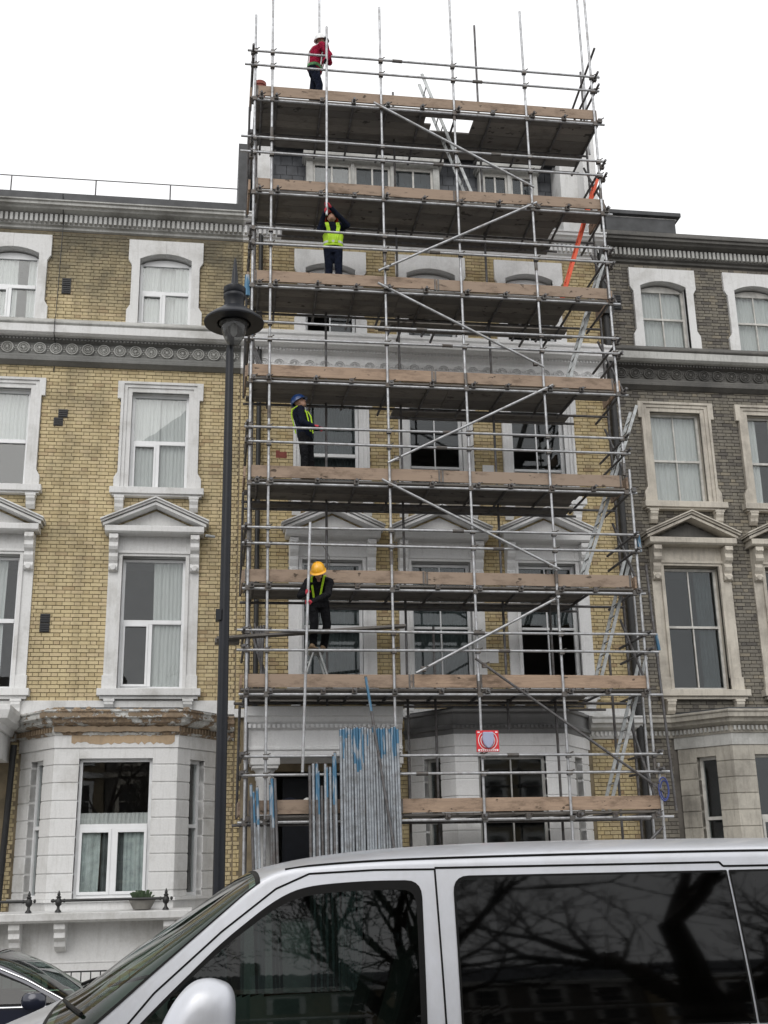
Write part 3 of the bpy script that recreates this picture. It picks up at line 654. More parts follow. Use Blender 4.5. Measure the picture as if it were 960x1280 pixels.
# party upstand at the junction with the middle house
rail = empty('roof_rail', (-3, .3, 15.36), 'thin wire safety rail on posts along the roof edge of the left house', 'railing')
for x in (-7.5, -6.0, -4.5, -2.74, -1.16, .34): MB().tube((x, .3, 15.3), (x, .3, 15.96), .016, 6).build('post', 'steel_d', rail)
MB().tube((-9, .3, 15.96), (.38, .3, 15.97), .012, 6).build('rail', 'steel_d', rail)
# balcony railing with finials, two lengths
def finial_rail(x0, x1, label):
    r = empty('balcony_rail', ((x0+x1)/2, -1.6, 1.06), label, 'railing', 'cast iron rails on the balcony ledge')
    MB().tube((x0-.12, -1.6, 1.24), (x1+.05, -1.6, 1.24), .023, 8).build('rail', 'iron', r, smooth=True)
    for x in (x0, x1):
        MB().lathe((x, -1.6, 1.06), [(.055, 0), (.05, .02), (.025, .05), (.022, .09), (.05, .12), (.055, .18), (.03, .22), (.045, .235), (.02, .26), (.028, .28), (.004, .34)], 12).build('finial', 'iron', r, smooth=True)
        for s_i in (-1, 1): MB().lathe((x+s_i*.09, -1.6, 1.24), [(.012, -.03), (.026, 0), (.012, .03)], 8).build('collar', 'iron', r, smooth=True)
finial_rail(-2.41, -.68, 'black iron finial rail on the balcony ledge in front of the white bay window')
finial_rail(-4.6, -2.88, 'black iron finial rail at the far left end of the balcony ledge')
pl = empty('planter', (-1.08, -1.35, 1.07), 'small stone planter with sparse plants on the balcony ledge', 'planter')
MB().lathe((-1.08, -1.35, 1.07), [(.14, 0), (.17, .05), (.22, .14), (.23, .16), (.21, .16), (.19, .12)], 16).build('pot', 'stonepot', pl, smooth=True)
q = MB()
for k in range(60):
    a = rnd.uniform(0, 6.28); r_ = rnd.uniform(.02, .2); h_ = rnd.uniform(.12, .3)
    p0 = Vector((-1.08+r_*.6*math.cos(a), -1.35+r_*.6*math.sin(a), 1.2)); p1 = p0+Vector((r_*.4*math.cos(a), r_*.4*math.sin(a), h_*.6)); s0 = Vector((.012, 0, .0))
    q.add([p0-s0, p0+s0, p1+s0*1.6, p1-s0*1.6], [(0,1,2,3)])
q.build('foliage', 'plant', pl, recalc=False)
# area railing in front
fr = empty('area_railing', (-2.6, -2.75, -.5), 'low black iron railing in front of the white basement, behind the dark car', 'railing')
for k in range(26):
    x = -4.2+k*.145; MB().tube((x, -2.75, -.5), (x, -2.75, .23), .010, 6).build('bar', 'iron', fr)
MB().box(-4.3, -.5, -2.77, -2.73, .22, .24).box(-4.3, -.5, -2.77, -2.73, -.40, -.38).build('rail', 'iron', fr)

# ------------------------------------------------------------------ MIDDLE HOUSE (scaffolded)
mh = empty('terraced_house', (4.4, 0, -.5), 'taller terraced house wrapped in scaffolding, cleaned yellow brick with white pediments', 'house')
holes, opens = [], []
MXC = (2.29, 4.47, 6.66)
for xc in MXC:
    for fn in (surround3, surround2):
        h, o = fn(mh, xc, 'stucco_m'); holes.append(h); opens.append(o)
    h, o = surround1(mh, xc, 'stucco_m'); holes.append(h); opens.append(o)
for i, xc in enumerate(MXC):  # some sheets and blinds are added to grey the dark panes
    window(mh, xc, 12.46, 13.90, 1.06, 'sash22', rise=.12, trans=12.95 if i == 0 else 12.85, glass='glass_m', openp=(0, 2) if i == 0 else (0, 1) if i == 2 else None)
    window(mh, xc, 8.87, 10.93, 1.13, 'sash11' if i < 1 else 'sash22', trans=9.55 if i else 9.75, glass='glass_m', curt=((-.5, .5, 1, 'curtain_m', 8.9, 9.5),) if i == 2 else ((-.52, .52, 2, 'curtain_d'),) if i == 0 else ())
    window(mh, xc, 4.95, 7.48, 1.2, 'sash11' if i == 0 else 'sash22', trans=6.18, glass='glass_m', openp=(0, 1) if i == 2 else None, curt=((-.56, .56, 2, 'curtain_g'),) if i < 2 else ((-.56, .56, 2, 'curtain_d', 6.3, 7.5),))
    w_ = MB().box(xc-.55, xc+.55, .0, .03, 13.35, 13.62); w_.build('boarding', 'stucco_m', mh)
wall_backing(mh, .42, 8.40, -.5, 14.65, opens+[(3.9, 7.1, 1.2, 3.7), (1.1, 3.0, -.5, 3.42)], 'mortar_y')
brick_wall(mh, [(.44, 8.22, -.5, 14.50)], holes+[(3.7, 7.35, -1, 4.5), (0, 9, 11.43, 12.44), (0, 9, 4.38, 4.58), (7.3, 9, 3.98, 4.58), (.55, 3.45, -.6, 4.4)], 'brick_m')
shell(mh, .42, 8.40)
cornice_top(mh, .42, 8.40, 'stucco_m', 'stucco_m')
band_mid(mh, .42, 8.40, 'stucco_m', 'stucco_m', 'stucco_m', 'stucco_m', 11.66)
MB().box(.42, 8.4, -.10, 0, 4.40, 4.56).build('string_course', 'stucco', mh, bev=.01)
pts, by = bay(mh, 4.42, 6.56, 'stucco_m', 'glass_m', 'stucco_b', wstyle='sash22', mat_frieze='stucco_m')
MB().sweep(pts, [(-.2, 3.98), (.03, 3.98), (.04, 4.06), (.07, 4.08), (.07, 4.14), (.03, 4.16), (.03, 4.36), (.07, 4.38), (.07, 4.43), (-.2, 4.45)]).build('bay_cornice', 'shade_grey', mh, bev=.004)  # stucco darkened in colour to stand for shade under the deck
MB().prism(pts, 'z', 4.42, 4.47).build('bay_roof', 'lead', mh)
d = MB()
for k in range(26): d.box(4.46+k*.082, 4.50+k*.082, -1.10, -1.06, 4.085, 4.135)
tag(d.build('dentil', 'shade_grey', mh), kind='stuff')
bay_cornice(mh, [(7.32, 0), (7.5, 0)], 7.31, 8.36, 'stucco', 'stucco')
# porch
po = MB().prism([(0, 3.55), (-1.3, 3.55), (-1.3, 3.66), (-1.34, 3.68), (-1.34, 3.72), (-1.30, 3.74), (-1.30, 4.02), (-1.36, 4.05), (-1.36, 4.12), (-1.42, 4.16), (-1.46, 4.24), (-1.5, 4.26), (-1.5, 4.42), (0, 4.46)], 'x', .6, 3.4).build('porch', 'stucco_m', mh, bev=.006)
d = MB()
for k in range(32): d.box(.64+k*.085, .69+k*.085, -1.41, -1.36, 4.055, 4.12)
tag(d.build('dentil', 'stucco_m', mh), kind='stuff')
for x in (.95, 3.15):
    c = MB().lathe((x, -1.08, 0), [(.21, .8), (.21, .95), (.17, 1.0), (.165, 2.0), (.15, 3.15), (.17, 3.18), (.17, 3.22), (.15, 3.24), (.16, 3.30), (.20, 3.36)], 24).build('column', 'stucco', mh, smooth=True)
    MB().box(x-.23, x+.23, -1.31, -.85, 3.36, 3.42).box(x-.26, x+.26, -1.34, -.82, 3.42, 3.55).build('capital', 'stucco', c, bev=.01)
MB().box(.6, 3.4, -1.45, 0, -.5, .8).box(1.2, 2.9, -2.0, -1.45, -.5, .4).build('porch_step', 'stucco_m', mh)
MB().box(1.35, 2.75, .28, .34, .8, 3.3).build('door', 'blackpaint', mh)
# mansard storey
ms = MB(); y_ = 1.0
xs_ = [(.5, 1.75), (4.98, 5.9), (7.05, 8.3)]
MB().box(.5, 8.3, y_+.25, 6, 15.15, 17.75).build('roof_storey', 'slate', mh)
sl = MB(); me_s = None
for r_i in range(10):
    z_ = 15.2+r_i*.25
    for k in range(30):
        x = .5+k*.262+(r_i % 2)*.13
        if x+.25 < 8.3: 
            sl.box(x, x+.252, y_+.14-.0, y_+.25-(r_i % 2)*.002, z_, z_+.262)
tag(sl.build('slate', 'slate', mh), kind='stuff')
def dormer(x0, x1, ws):
    b = MB().box(x0, x1, y_-.12, y_+.3, 15.9, 16.05).box(x0-.08, x1+.08, y_-.30, y_+.9, 17.28, 17.36).box(x0-.04, x1+.04, y_-.22, y_+.8, 17.22, 17.28)
    ex = [x0]+[v for w in ws for v in w]+[x1]
    for a, c in zip(ex[::2], ex[1::2]):
        if c-a > .02: b.box(a, c, y_-.12, y_+.1, 16.05, 17.22)
    dm = b.build('dormer', 'stucco_b', mh, bev=.006)  # darker grey material stands in for the shade on this storey
    for a, c in ws: 
        w = MB().box(a, a+.05, y_-.06, y_, 16.05, 17.22).box(c-.05, c, y_-.06, y_, 16.05, 17.22).box(a+.05, c-.05, y_-.06, y_, 17.14, 17.22).box((a+c)/2-.02, (a+c)/2+.02, y_-.05, y_, 16.05, 17.14).build('window', 'frame_o', dm)  # frames also take a darker paint in place of shade
        MB().box(a+.05, c-.05, y_-.03, y_-.02, 16.05, 17.14).build('pane', 'glass_m', dm)
        MB().box(a, c, y_+.2, y_+.22, 16.05, 17.22).build('lining', 'interior', dm)
dormer(1.85, 4.95, [(2.0, 2.88), (2.96, 3.80), (3.88, 4.80)])
dormer(5.9, 7.3, [(6.0, 6.58), (6.66, 7.2)])
MB().box(.5, 8.3, y_-.35, y_+.2, 17.62, 17.78).build('roof_edge', 'lead', mh, bev=.01)
MB().box(1.6, 8.0, y_-.28, y_-.20, 17.40, 17.47).build('gutter', 'iron', mh)
MB().box(.30, .56, -.05, 2, 15.05, 16.5).box(.30, .56, .25, 7, 16.5, 17.1).build('party_wall', 'lead', mh)
MB().box(.62, 1.05, .15, 1.2, 15.16, 17.2).build('return_wall', 'stucco', mh)
MB().box(8.12, 8.42, -.02, 7, 15.16, 17.75).box(7.72, 8.12, .45, 1.4, 15.16, 17.5).build('return_wall', 'stucco', mh)
tcp = empty('chimney_pot', (.72, .2, 17.75), 'short red clay pot at the top left corner of the scaffolded house', 'pot')
tcp.location = (.74, .0, 17.2); WL[tcp.name] = Vector((.74, 0, 17.2))
MB().lathe((.74, 0, 17.2), [(.11, 0), (.12, .5), (.115, 1.22), (.14, 1.24), (.14, 1.32), (.10, 1.34), (.10, 1.2)], 16).build('pot', 'terracotta', tcp, smooth=True)
MB().tube((.80, -.12, 4.6), (.80, -.12, 14.6), .05, 10).build('drainpipe', 'iron', mh, smooth=True)
MB().tube((8.32, -.14, -.4), (8.32, -.14, 14.7), .075, 12).box(8.18, 8.46, -.28, -.02, 13.1, 13.45).build('drainpipe', 'iron', mh, smooth=True)
MB().tube((.62, -.1, 4.6), (.62, -.1, 12.0), .03, 8).build('drainpipe', 'iron', mh, smooth=True)
for x, z in ((5.55, 9.45), (5.4, 13.1), (5.45, 5.6)): MB().box(x-.12, x+.12, -.03, 0, z-.14, z+.14).build('air_vent', 'stucco_m', mh)
MB().box(1.16, 1.38, -.012, 0, 9.62, 9.78).build('patch', 'terracotta', mh)

# ------------------------------------------------------------------ RIGHT HOUSE
rh = empty('terraced_house', (11.5, 0, -.5), 'soot-blackened grey brick terraced house at right with cream window surrounds', 'house')
holes, opens = [], []
RXC = (9.74, 11.95, 14.1)
for xc in RXC:
    for fn, mt in ((surround3, 'stucco'), (surround2, 'stucco_o')):
        h, o = fn(rh, xc, mt); holes.append(h); opens.append(o)
    h, o = surround1(rh, xc, 'stucco_o', 'stucco_k'); holes.append(h); opens.append(o)
for xc in RXC:
    window(rh, xc, 12.46, 13.90, 1.06, 'sash22', 'frame_o', curt=((-.5, .5, 1),), rise=.12, trans=13.2)
    window(rh, xc, 8.87, 10.93, 1.13, 'sash22', 'frame_o', curt=((-.55, .55, 1),) if xc < 11 else ((.0, .5, 0), (-.5, -.3, 0)), trans=9.85)
    window(rh, xc, 4.95, 7.48, 1.2, 'sash22', 'frame_o', 'glass_m', curt=((.15, .5, 0, 'curtain_d'),), trans=6.24)
wall_backing(rh, 8.40, 19, -.5, 14.65, opens+[(9.3, 12.4, 1.2, 3.7)], 'mortar_d')
brick_wall(rh, [(8.24, 15, -.5, 14.50)], holes+[(9.0, 12.7, -1, 4.5), (8, 20, 11.43, 12.44), (8, 20, 3.98, 4.5)], 'brick_d')
shell(rh, 8.40, 19)
cornice_top(rh, 8.42, 19, 'stucco_k', 'stucco_b')
band_mid(rh, 8.42, 15, 'stucco_k', 'stucco_b', 'stucco_k', 'stucco_k')
pts, by = bay(rh, 9.80, 11.92, 'stucco_d', 'glass_m', 'frame_o', mat_frieze='stucco_b')
bay_cornice(rh, pts, 8.42, 19, 'stucco_d', 'stucco_b')
MB().prism([(-.12, 15.02), (.5, 15.02), (.5, 15.33), (-.05, 15.31)], 'x', 8.42, 19).build('parapet', 'stucco_k', rh, bev=.01)
MB().box(8.55, 10.2, -.04, .6, 15.31, 15.66).box(8.5, 10.32, -.12, .7, 15.70, 15.80).box(8.6, 10.25, -.02, .6, 15.66, 15.70, 1).build('roof_slab', ['lead', 'stucco'], rh, bev=.01)
vent(rh, 8.66, 13.6); vent(rh, 8.66, 13.42)

# ------------------------------------------------------------------ SCAFFOLD
sf = empty('scaffold', (4.1, -2, -.5), 'tall tube and board scaffold covering the front of the middle house', 'scaffold')
YF, YI, TR = -2.5, -1.38, .0245
rnd = random.Random(11)
couplers = MB()
def coup(x, y, z):
    s_ = .042; j = rnd.uniform(-.01, .01)
    couplers.box(x-s_, x+s_, y-.05, y+.03, z-s_+j, z+s_+j)
    couplers.tube((x+.03, y-.04, z+.03), (x+.075, y-.075, z+.045), .011, 5)
def stube(name, p, q, mat='steel', parent=None, r=TR): return MB().tube(p, q, r, 10).build(name, mat, parent or sf, smooth=True)
ZB = [16.36, 14.25, 12.25, 10.32, 8.35, 6.43, 4.60, 2.51]      # top of deck = bottom of toe board
XS = [.56, .90, 3.09, 4.58, 6.09, 7.54]
STOP = {0: [(18.25, 13.0), (13.0, 7.3), (7.3, -.5)], 1: [(21.5, 15.5), (15.5, 9.6), (9.6, -.5)], 2: [(18.7, 12.9), (12.9, 6.9), (6.9, -.5)], 3: [(21, 16.2), (16.2, 10.4), (10.4, 4.6), (4.6, -.5)], 4: [(18.9, 12.9), (12.9, 6.6), (6.6, -.5)], 5: [(21, 14.6), (14.6, 8.7), (8.7, 3.3), (3.3, -.5)]}
for i, x in enumerate(XS):
    x2 = x
    for k, (a, b) in enumerate(STOP[i]):
        dx = rnd.uniform(-.01, .01); xx = x+(.10 if i == 5 and a <= 8.7 else 0)+(.07 if i == 5 and a <= 3.3 else 0)
        stube('standard', (xx+dx, YF, b), (xx, YF, a), 'steel')
        couplers.tube((xx, YF, b-.12), (xx, YF, b+.12), .033, 8)
for x, zt_, zb_ in ((.62, 17.3, -.5), (2.04, 15.0, 4.2), (3.50, 17.5, -.5), (5.36, 19.4, 4.0), (7.72, 18.4, -.5), (4.0, 5.9, -.5), (7.35, 5.4, -.5), (6.25, 7.0, -.5)):
    stube('standard', (x, YI, zb_), (x+.02, YI, zt_), 'steel_d')
for x, zt_ in ((7.8, 21), (1.95, 21.5), (7.95, 7.0)): stube('standard', (x, YI, 16.3 if x < 7.9 else -.5), (x, YI, zt_), 'steel')
stube('standard', (8.02, YF+.15, 2.5), (7.86, YF+.15, 6.9), 'steel_d')
RAILS = [(17.36, .40, 7.71), (17.02, .35, 7.68), (15.33, .3, 7.65), (15.0, .29, 7.6), (13.33, .6, 7.71), (13.02, .61, 7.69), (11.37, .39, 7.67), (11.05, .40, 7.70), (9.30, .46, 7.55), (9.0, .5, 7.67),
         (7.41, .44, 7.7), (7.10, .45, 7.68), (5.56, .39, 7.86), (5.24, .39, 7.88), (3.45, .55, 7.78), (3.15, .51, 7.88)]
for z, a, b in RAILS:
    j = rnd.uniform(-.02, .02); ms_ = rnd.uniform(3.4, 5.4)
    stube('guard_rail', (a, YF-.05, z+j), (ms_, YF-.05, z-j*.3)); stube('guard_rail', (ms_, YF-.05, z-j*.3), (b, YF-.05, z))
    couplers.tube((ms_-.1, YF-.05, z-j*.3), (ms_+.1, YF-.05, z-j*.3), .034, 8)
    for x in XS: coup(x+(.1 if x > 7 and z < 8 else 0), YF-.02, z)
for li, zb in enumerate(ZB):
    x0, x1 = (.45, 7.75) if li < 6 else (.38, 7.9)
    zl = zb-.115; zt_ = zb-.063
    stube('ledger', (x0+rnd.uniform(0, .15), YF, zl), (x1, YF, zl)); stube('ledger', (x0, YI, zl), (x1, YI, zl), 'steel_d')
    if li == 0: stube('ledger', (x0, -.75, zl), (x1, -.75, zl), 'steel_d')
    for x in XS: coup(x, YF, zl)
    xt = sorted(list(XS)+[1.75, 2.4, 3.8, 5.3, 6.8]) 
    for x in xt:
        xx = x+rnd.uniform(-.08, .08)+.06; yr = (-.55 if li == 0 else rnd.uniform(-1.15, -.7))
        stube('transom', (xx, YF-rnd.uniform(.08, .22), zt_+.01), (xx+rnd.uniform(-.05, .05), yr, zt_+.01), 'steel_d')
        coup(xx, YF-.03, zt_)
    # boards
    nb = 7 if li == 0 else 5
    cuts = {0: [.5, 4.2, 7.66], 1: [.55, 3.9, 7.6], 2: [.5, 3.4, 7.5], 3: [.5, 4.3, 7.5], 4: [.5, 4.1, 7.55], 5: [.5, 4.5, 7.55], 6: [.5, 3.6, 7.7], 7: [.55, 4.4, 7.75]}[li]
    for b in range(nb):
        ya = YF+.06+b*.229
        for a, c in zip(cuts, cuts[1:]):
            a2, c2 = a+rnd.uniform(-.06, .1)*(1 if a < 1 else 0)+.006, c
            if 1 <= li <= 6 and b >= 2 and c > 7: c2 = 6.75+rnd.uniform(0, .08)
            if li == 7 and c > 7 and b >= 2: c2 = 6.7
            if li == 0 and b in (1, 2) and a > 4: a2 = 5.05
            if li == 0 and b == 1 and a < 1: c2 = 4.05
            j = rnd.uniform(0, .004)
            MB().box(a2, c2, ya+.002, ya+.224, zb-.038+j, zb+j-.001).build('deck_board', 'deck', sf, bev=.003)
    # toe board
    tz = zb+.012; tc = {0: [.58, 7.62], 1: [.60, 4.55, 7.62], 2: [.60, 4.1, 7.56], 3: [.5, 3.98, 7.5], 4: [.55, 4.05, 7.5], 5: [.5, 3.7, 7.52], 6: [.52, 3.4, 4.6, 7.7], 7: [.62, 3.15, 7.76]}[li]
    for a, c in zip(tc, tc[1:]):
        tl = rnd.uniform(-.012, .012)
        MB().add([(a,YF+.028,tz),(c-.008,YF+.028,tz+tl),(c-.008,YF+.064,tz+tl),(a,YF+.064,tz),(a,YF+.028,tz+.226),(c-.008,YF+.028,tz+.226+tl),(c-.008,YF+.064,tz+.226+tl),(a,YF+.064,tz+.226)],
                 [(0,3,2,1),(4,5,6,7),(0,1,5,4),(1,2,6,5),(2,3,7,6),(3,0,4,7)]).build('toe_board', 'toe', sf, bev=.004)
        for xe in (a+.01, c-.055): MB().box(xe, xe+.035, YF+.025, YF+.067, tz-.001, tz+.2275).build('end_band', 'coupler', sf)
    MB().box(7.6, 7.64, YF+.1, YI-.1, tz, tz+.22).build('toe_board', 'toe', sf)
    MB().box(.46, .50, YF+.1, YI-.1, tz, tz+.22).build('toe_board', 'toe', sf)
    # end guard rails and end braces
    for k, dz in enumerate((.68, .98)):
        for x in (XS[0]-.05, XS[-1]+.07+(.1 if li > 5 else 0)):
            stube('end_rail', (x, YF-.25, zb+dz), (x, YI+.35, zb+dz), 'steel_d'); coup(x, YF, zb+dz)
    if li in (1, 2, 3, 4, 5, 6):     # inside boards on their own short tubes
        a, c = {1: (1.2, 6.9), 2: (3.2, 7.1), 3: (3.4, 7.0), 4: (.6, 6.9), 5: (1.9, 6.8), 6: (.6, 6.8)}[li]
        for b in range(2):
            MB().box(a, c, -1.12+b*.23, -.90+b*.23, zb-.04, zb-.003).build('deck_board', 'deck', sf, bev=.003)
        stube('ledger', (a-.1, -.95, zl), (c+.15, -.95, zl), 'steel_d')
    if li > 0:
        up = ZB[li-1]
        stube('end_brace', (XS[-1]+.14, YF, zb-.1), (XS[-1]+.14, YI+.1, up-.35), 'steel_d')
        if li % 2: stube('end_brace', (XS[0]-.1, YI, zb), (XS[0]-.1, YF, up-.3), 'steel_d')
for p, q in (((2.92, 16.3), (6.13, 14.59)), ((6.16, 14.25), (2.95, 12.54)), ((2.93, 12.28), (6.09, 10.68)), ((6.24, 10.32), (3.05, 8.66)), ((2.93, 8.34), (6.14, 6.72)), ((6.1, 6.22), (3.46, 4.84)), ((4.51, 5.1), (7.73, 2.8))):
    stube('brace', (p[0], YF-.1, p[1]), (q[0], YF-.1, q[1]), 'steel' if p[1] != 5.1 else 'steel_d'); coup(p[0]+(q[0]-p[0])*.05, YF-.07, p[1]+(q[1]-p[1])*.05); coup(q[0]-(q[0]-p[0])*.05, YF-.07, q[1]-(q[1]-p[1])*.05)
stube('end_brace', (XS[-1]+.1, YF-.1, 18.05), (XS[-1]-.05, YI+.1, 17.4), 'steel_d')
stube('guard_rail', (4.6, -1.0, 4.42), (7.35, -1.0, 4.42), 'steel_d')
stube('brace', (7.72, YF, 2.25), (6.9, YF+.1, 1.5), 'steel_d')
# loose ends under lift 3: inside brackets
for x in (3.6, 4.3, 6.2, 6.7):
    stube('bracket_tube', (x-.25, -.95, 12.0), (x, -.95, 12.5), 'steel_d'); stube('bracket_tube', (x, -1.2, 12.05), (x, -.6, 12.05), 'steel_d')
tag(couplers.build('coupler', 'coupler', sf), kind='stuff')
MB().tube((.47, YF+.02, 11.92), (.47, YF+.02, 12.36), .07, 8, r2=.045).build('sleeve', 'blue', sf)
MB().tube((.56, YF, 11.1), (.56, YF, 11.4), .04, 8).build('sleeve', 'blue', sf)
MB().tube((7.72, YF, 7.1), (7.7, YF, 7.42), .036, 8).build('sleeve', 'blue', sf)
MB().tube((7.95, YF+.1, 5.3), (7.92, YF+.1, 5.6), .032, 8).build('sleeve', 'blue', sf)

# loose tubes
def loose(p, q, label, group=None, paint=None, mat='steel', end=1):
    if mat == 'steel' and group: mat = 'steel_g'
    o = empty('scaffold_tube', p, label, 'scaffold tube', group)
    p = Vector(p); q = Vector(q)
    MB().tube(p, q, .0245, 10).build('tube', mat, o, smooth=True)
    MB().tube(q, q+(q-p).normalized()*.012, .026, 10, r2=.02).build('end_cap', 'coupler', o)
    if paint:
        a = q-(q-p).normalized()*paint; MB().tube(a, q-(q-p).normalized()*.015, .0256, 10).build('paint_band', 'blue', o, smooth=True)
    return o
ORD = 'first second third fourth fifth sixth seventh eighth ninth tenth eleventh twelfth thirteenth fourteenth fifteenth sixteenth seventeenth eighteenth nineteenth twentieth twenty-first last'.split()
def hue(pt): return 'blue topped' if pt and pt > .35 else 'blue tipped' if pt else 'bare grey'
for k in range(22):
    x = 2.14+k*.0455; d = rnd.uniform(-.02, .02); pt = [.12, .5, .18, .1, .42, .6, .75, .7, .6, 0, .3, 0, .1, .2, .4, .5, .45, 0, .3, .55, .5, .25][k]
    loose((x+d, -3.0+rnd.uniform(-.03, .03), -.5), (x, -2.66+(k % 2)*-.02, 3.90+rnd.uniform(-.02, .03)), hue(pt)+' tube, '+ORD[k]+' from the left in the big upright bundle before the porch', 'tubes stood upright in the big bundle', pt or None)
for k in range(10):
    x = 1.62+k*.047; pt = [0, 0, .6, .7, 0, 0, .5, 0, .8, .7][k]; zt_ = [3.28, 3.32, 3.33, 3.2, 2.95, 3.31, 3.27, 3.26, 3.45, 3.5][k]
    loose((x+.02, -2.98, -.5), (x+(k % 3)*.012, -2.64, zt_), hue(pt)+' shorter tube, '+ORD[k]+' from the left in the group before the dark doorway', 'shorter tubes left of the big bundle', [0, 0, .6, .7, 0, 0, .5, 0, .8, .7][k] or None, 'steel' if k % 2 else 'steel_d')
for k, (xb, xt, zt_, pt) in enumerate([(.80, .66, 3.0, .2), (.86, .70, 2.88, .5), (.90, .76, 2.95, .6), (1.12, 1.0, 3.1, .8), (1.18, 1.05, 3.08, 0), (1.06, .98, 3.0, .5)]):
    loose((xb, -2.95, -.5), (xt, -2.62, zt_), hue(pt)+' tube by the far left standards, '+ORD[k]+' of six', 'tubes leaning at the far left', pt or None, 'steel' if k in (1, 2) else 'steel_d')
for k in range(6):
    loose((.98-k*.035, -2.2, 4.6), (.62+k*.05, -1.75-k*.05, 5.75+rnd.uniform(-.1, .1)), 'dark tube leaning left of the stepladder, '+ORD[k]+' in its bunch from the right', 'bunch of dark tubes on the second lift', None, 'steel_d')
for k in range(3): loose((.95-k*.05, -1.9, 10.34), (.66-k*.03, -1.75, 11.2), 'short dark tube at the left scaffold end by the lamp, '+ORD[k]+' from right', 'short dark tubes leaning at the left end', None, 'steel_d')
loose((3.02, -2.9, 1.6), (2.58, -2.62, 4.77), 'dull blue tipped tube leaning across the front of the big tube bundle', None, .6, 'steel_d')
loose((1.95, -2.72, 13.60), (1.97, -2.72, 17.91), 'long tube held upright between the two highest workers')
loose((1.48, -2.93, 3.16), (1.61, -2.93, 7.40), 'long pale tube held by the worker in the yellow helmet')

# ladders
def ladder(name, bot, top, mat, label, y0=-1.95, wd=.36, cat='ladder', group=None):
    r = empty(name, (bot[0], y0, bot[1]), label, cat, group)
    b = Vector((bot[0], 0, bot[1])); t_ = Vector((top[0], 0, top[1])); d = (t_-b); l = d.length; d.normalize(); nx = Vector((d.z, 0, -d.x))
    for yy in (y0, y0+wd):
        p = b+Vector((0, yy, 0)); q = t_+Vector((0, yy, 0)); m_ = MB(); h = nx*.03; w = Vector((0, .012, 0))
        m_.add([p-h-w, p+h-w, p+h+w, p-h+w, q-h-w, q+h-w, q+h+w, q-h+w], [(0,3,2,1),(4,5,6,7),(0,1,5,4),(1,2,6,5),(2,3,7,6),(3,0,4,7)]); m_.build('stile', mat, r)
    me = None; n = int(l/.25)
    for k in range(1, n):
        c = b+d*(k*.25)
        if me is None:
            o = MB().tube((0, .012, 0), (0, wd-.012, 0), .014, 8).build('rung', mat, r, loc=(0,0,0)); me = o.data
            o.location = Vector((c.x, y0, c.z))-WL[r.name]
        else: link('rung', me, r, (c.x, y0, c.z))
    return r
ladder('ladder', (6.66, 10.34), (7.83, 13.75), 'alu', 'aluminium ladder at the right end reaching up to the third deck from the top')
ladder('ladder', (6.70, 6.45), (8.12, 10.24), 'alu', 'long aluminium ladder at the right end beside the black brick house, mid height')
ladder('ladder', (6.90, 4.62), (7.74, 7.18), 'alu', 'aluminium ladder at the right end rising from the second deck from the bottom')
ladder('ladder', (6.95, 2.53), (7.87, 5.26), 'alu', 'lowest aluminium ladder at the right end above the van roof')
ladder('ladder', (6.70, 12.27), (7.71, 15.32), 'orange', 'bright orange ladder at the upper right of the scaffold', wd=.24)
ladder('ladder', (5.20, 14.27), (4.06, 17.62), 'alu', 'aluminium ladder rising through the hole in the top deck', y0=-1.9, wd=.34)
# trestle and planks
tr = empty('stepladder', (1.72, -2.0, 4.6), 'small stepladder under the worker in the yellow helmet', 'stepladder')
for y_ in (-2.2, -1.85):
    for s_i in (-1, 1): MB().tube((1.78+s_i*.27, y_, 4.61), (1.78+s_i*.05, y_, 5.28), .02, 6).build('leg', 'alu', tr)
MB().box(1.66, 1.92, -2.24, -1.8, 5.27, 5.31).build('tread', 'alu', tr)
for z in (4.85, 5.07): MB().box(1.60, 1.68, -2.2, -1.85, z, z+.03).build('tread', 'alu', tr)
pk = MB().add([(.05,-2.66,5.40),(3.35,-2.30,5.72),(3.35,-2.08,5.72),(.05,-2.44,5.40),(.05,-2.66,5.44),(3.35,-2.30,5.76),(3.35,-2.08,5.76),(.05,-2.44,5.44)], [(0,3,2,1),(4,5,6,7),(0,1,5,4),(1,2,6,5),(2,3,7,6),(3,0,4,7)])
tag(pk.build('plank', 'deck'), 'dark plank laid across the rails behind the worker in the yellow helmet', 'plank')
pk = MB().box(.02, .44, -2.42, -2.18, 5.38, 5.45)
tag(pk.build('plank', 'deck'), 'short plank end sticking out left beside the street lamp post', 'plank')
bk = empty('bucket', (4.22, -1.9, 14.27), 'white plastic bucket on the second highest deck', 'bucket')
MB().lathe((4.22, -1.9, 14.62), [(.10, -.35), (.13, 0), (.14, .0), (.14, .02), (.11, .02), (.09, -.3)], 16).build('pail', 'plaster_dust', bk, smooth=True)
MB().path([(4.22+.14*math.cos(a), -1.9, 14.62+.13*math.sin(a)) for a in [k*math.pi/8 for k in range(9)]], .006, 5).build('handle', 'steel_d', bk)
bg2 = MB().lathe((1.35, -1.9, 2.66), [(.02, -.15), (.2, -.12), (.24, 0), (.17, .12), (.03, .16)], 12)
tag(bg2.build('bag', 'navy', smooth=True), 'dark crumpled bag on the lowest deck left of the tube bundle', 'bag')
bg3 = MB().lathe((1.62, -2.2, 2.70), [(.02, -.19), (.09, -.14), (.10, .0), (.06, .08), (.02, .1)], 12)
tag(bg3.build('tape_roll', 'plaster_dust', smooth=True), 'small white roll beside the dark bag on the lowest deck', 'roll')
hz = MB().path([(7.72+.13*math.cos(a)*.7, -2.62, 2.85+.2*math.sin(a)) for a in [k*math.pi/6 for k in range(13)]], .012, 6).path([(7.74+.10*math.cos(a)*.7, -2.60, 2.84+.16*math.sin(a)) for a in [k*math.pi/6 for k in range(13)]], .012, 6)
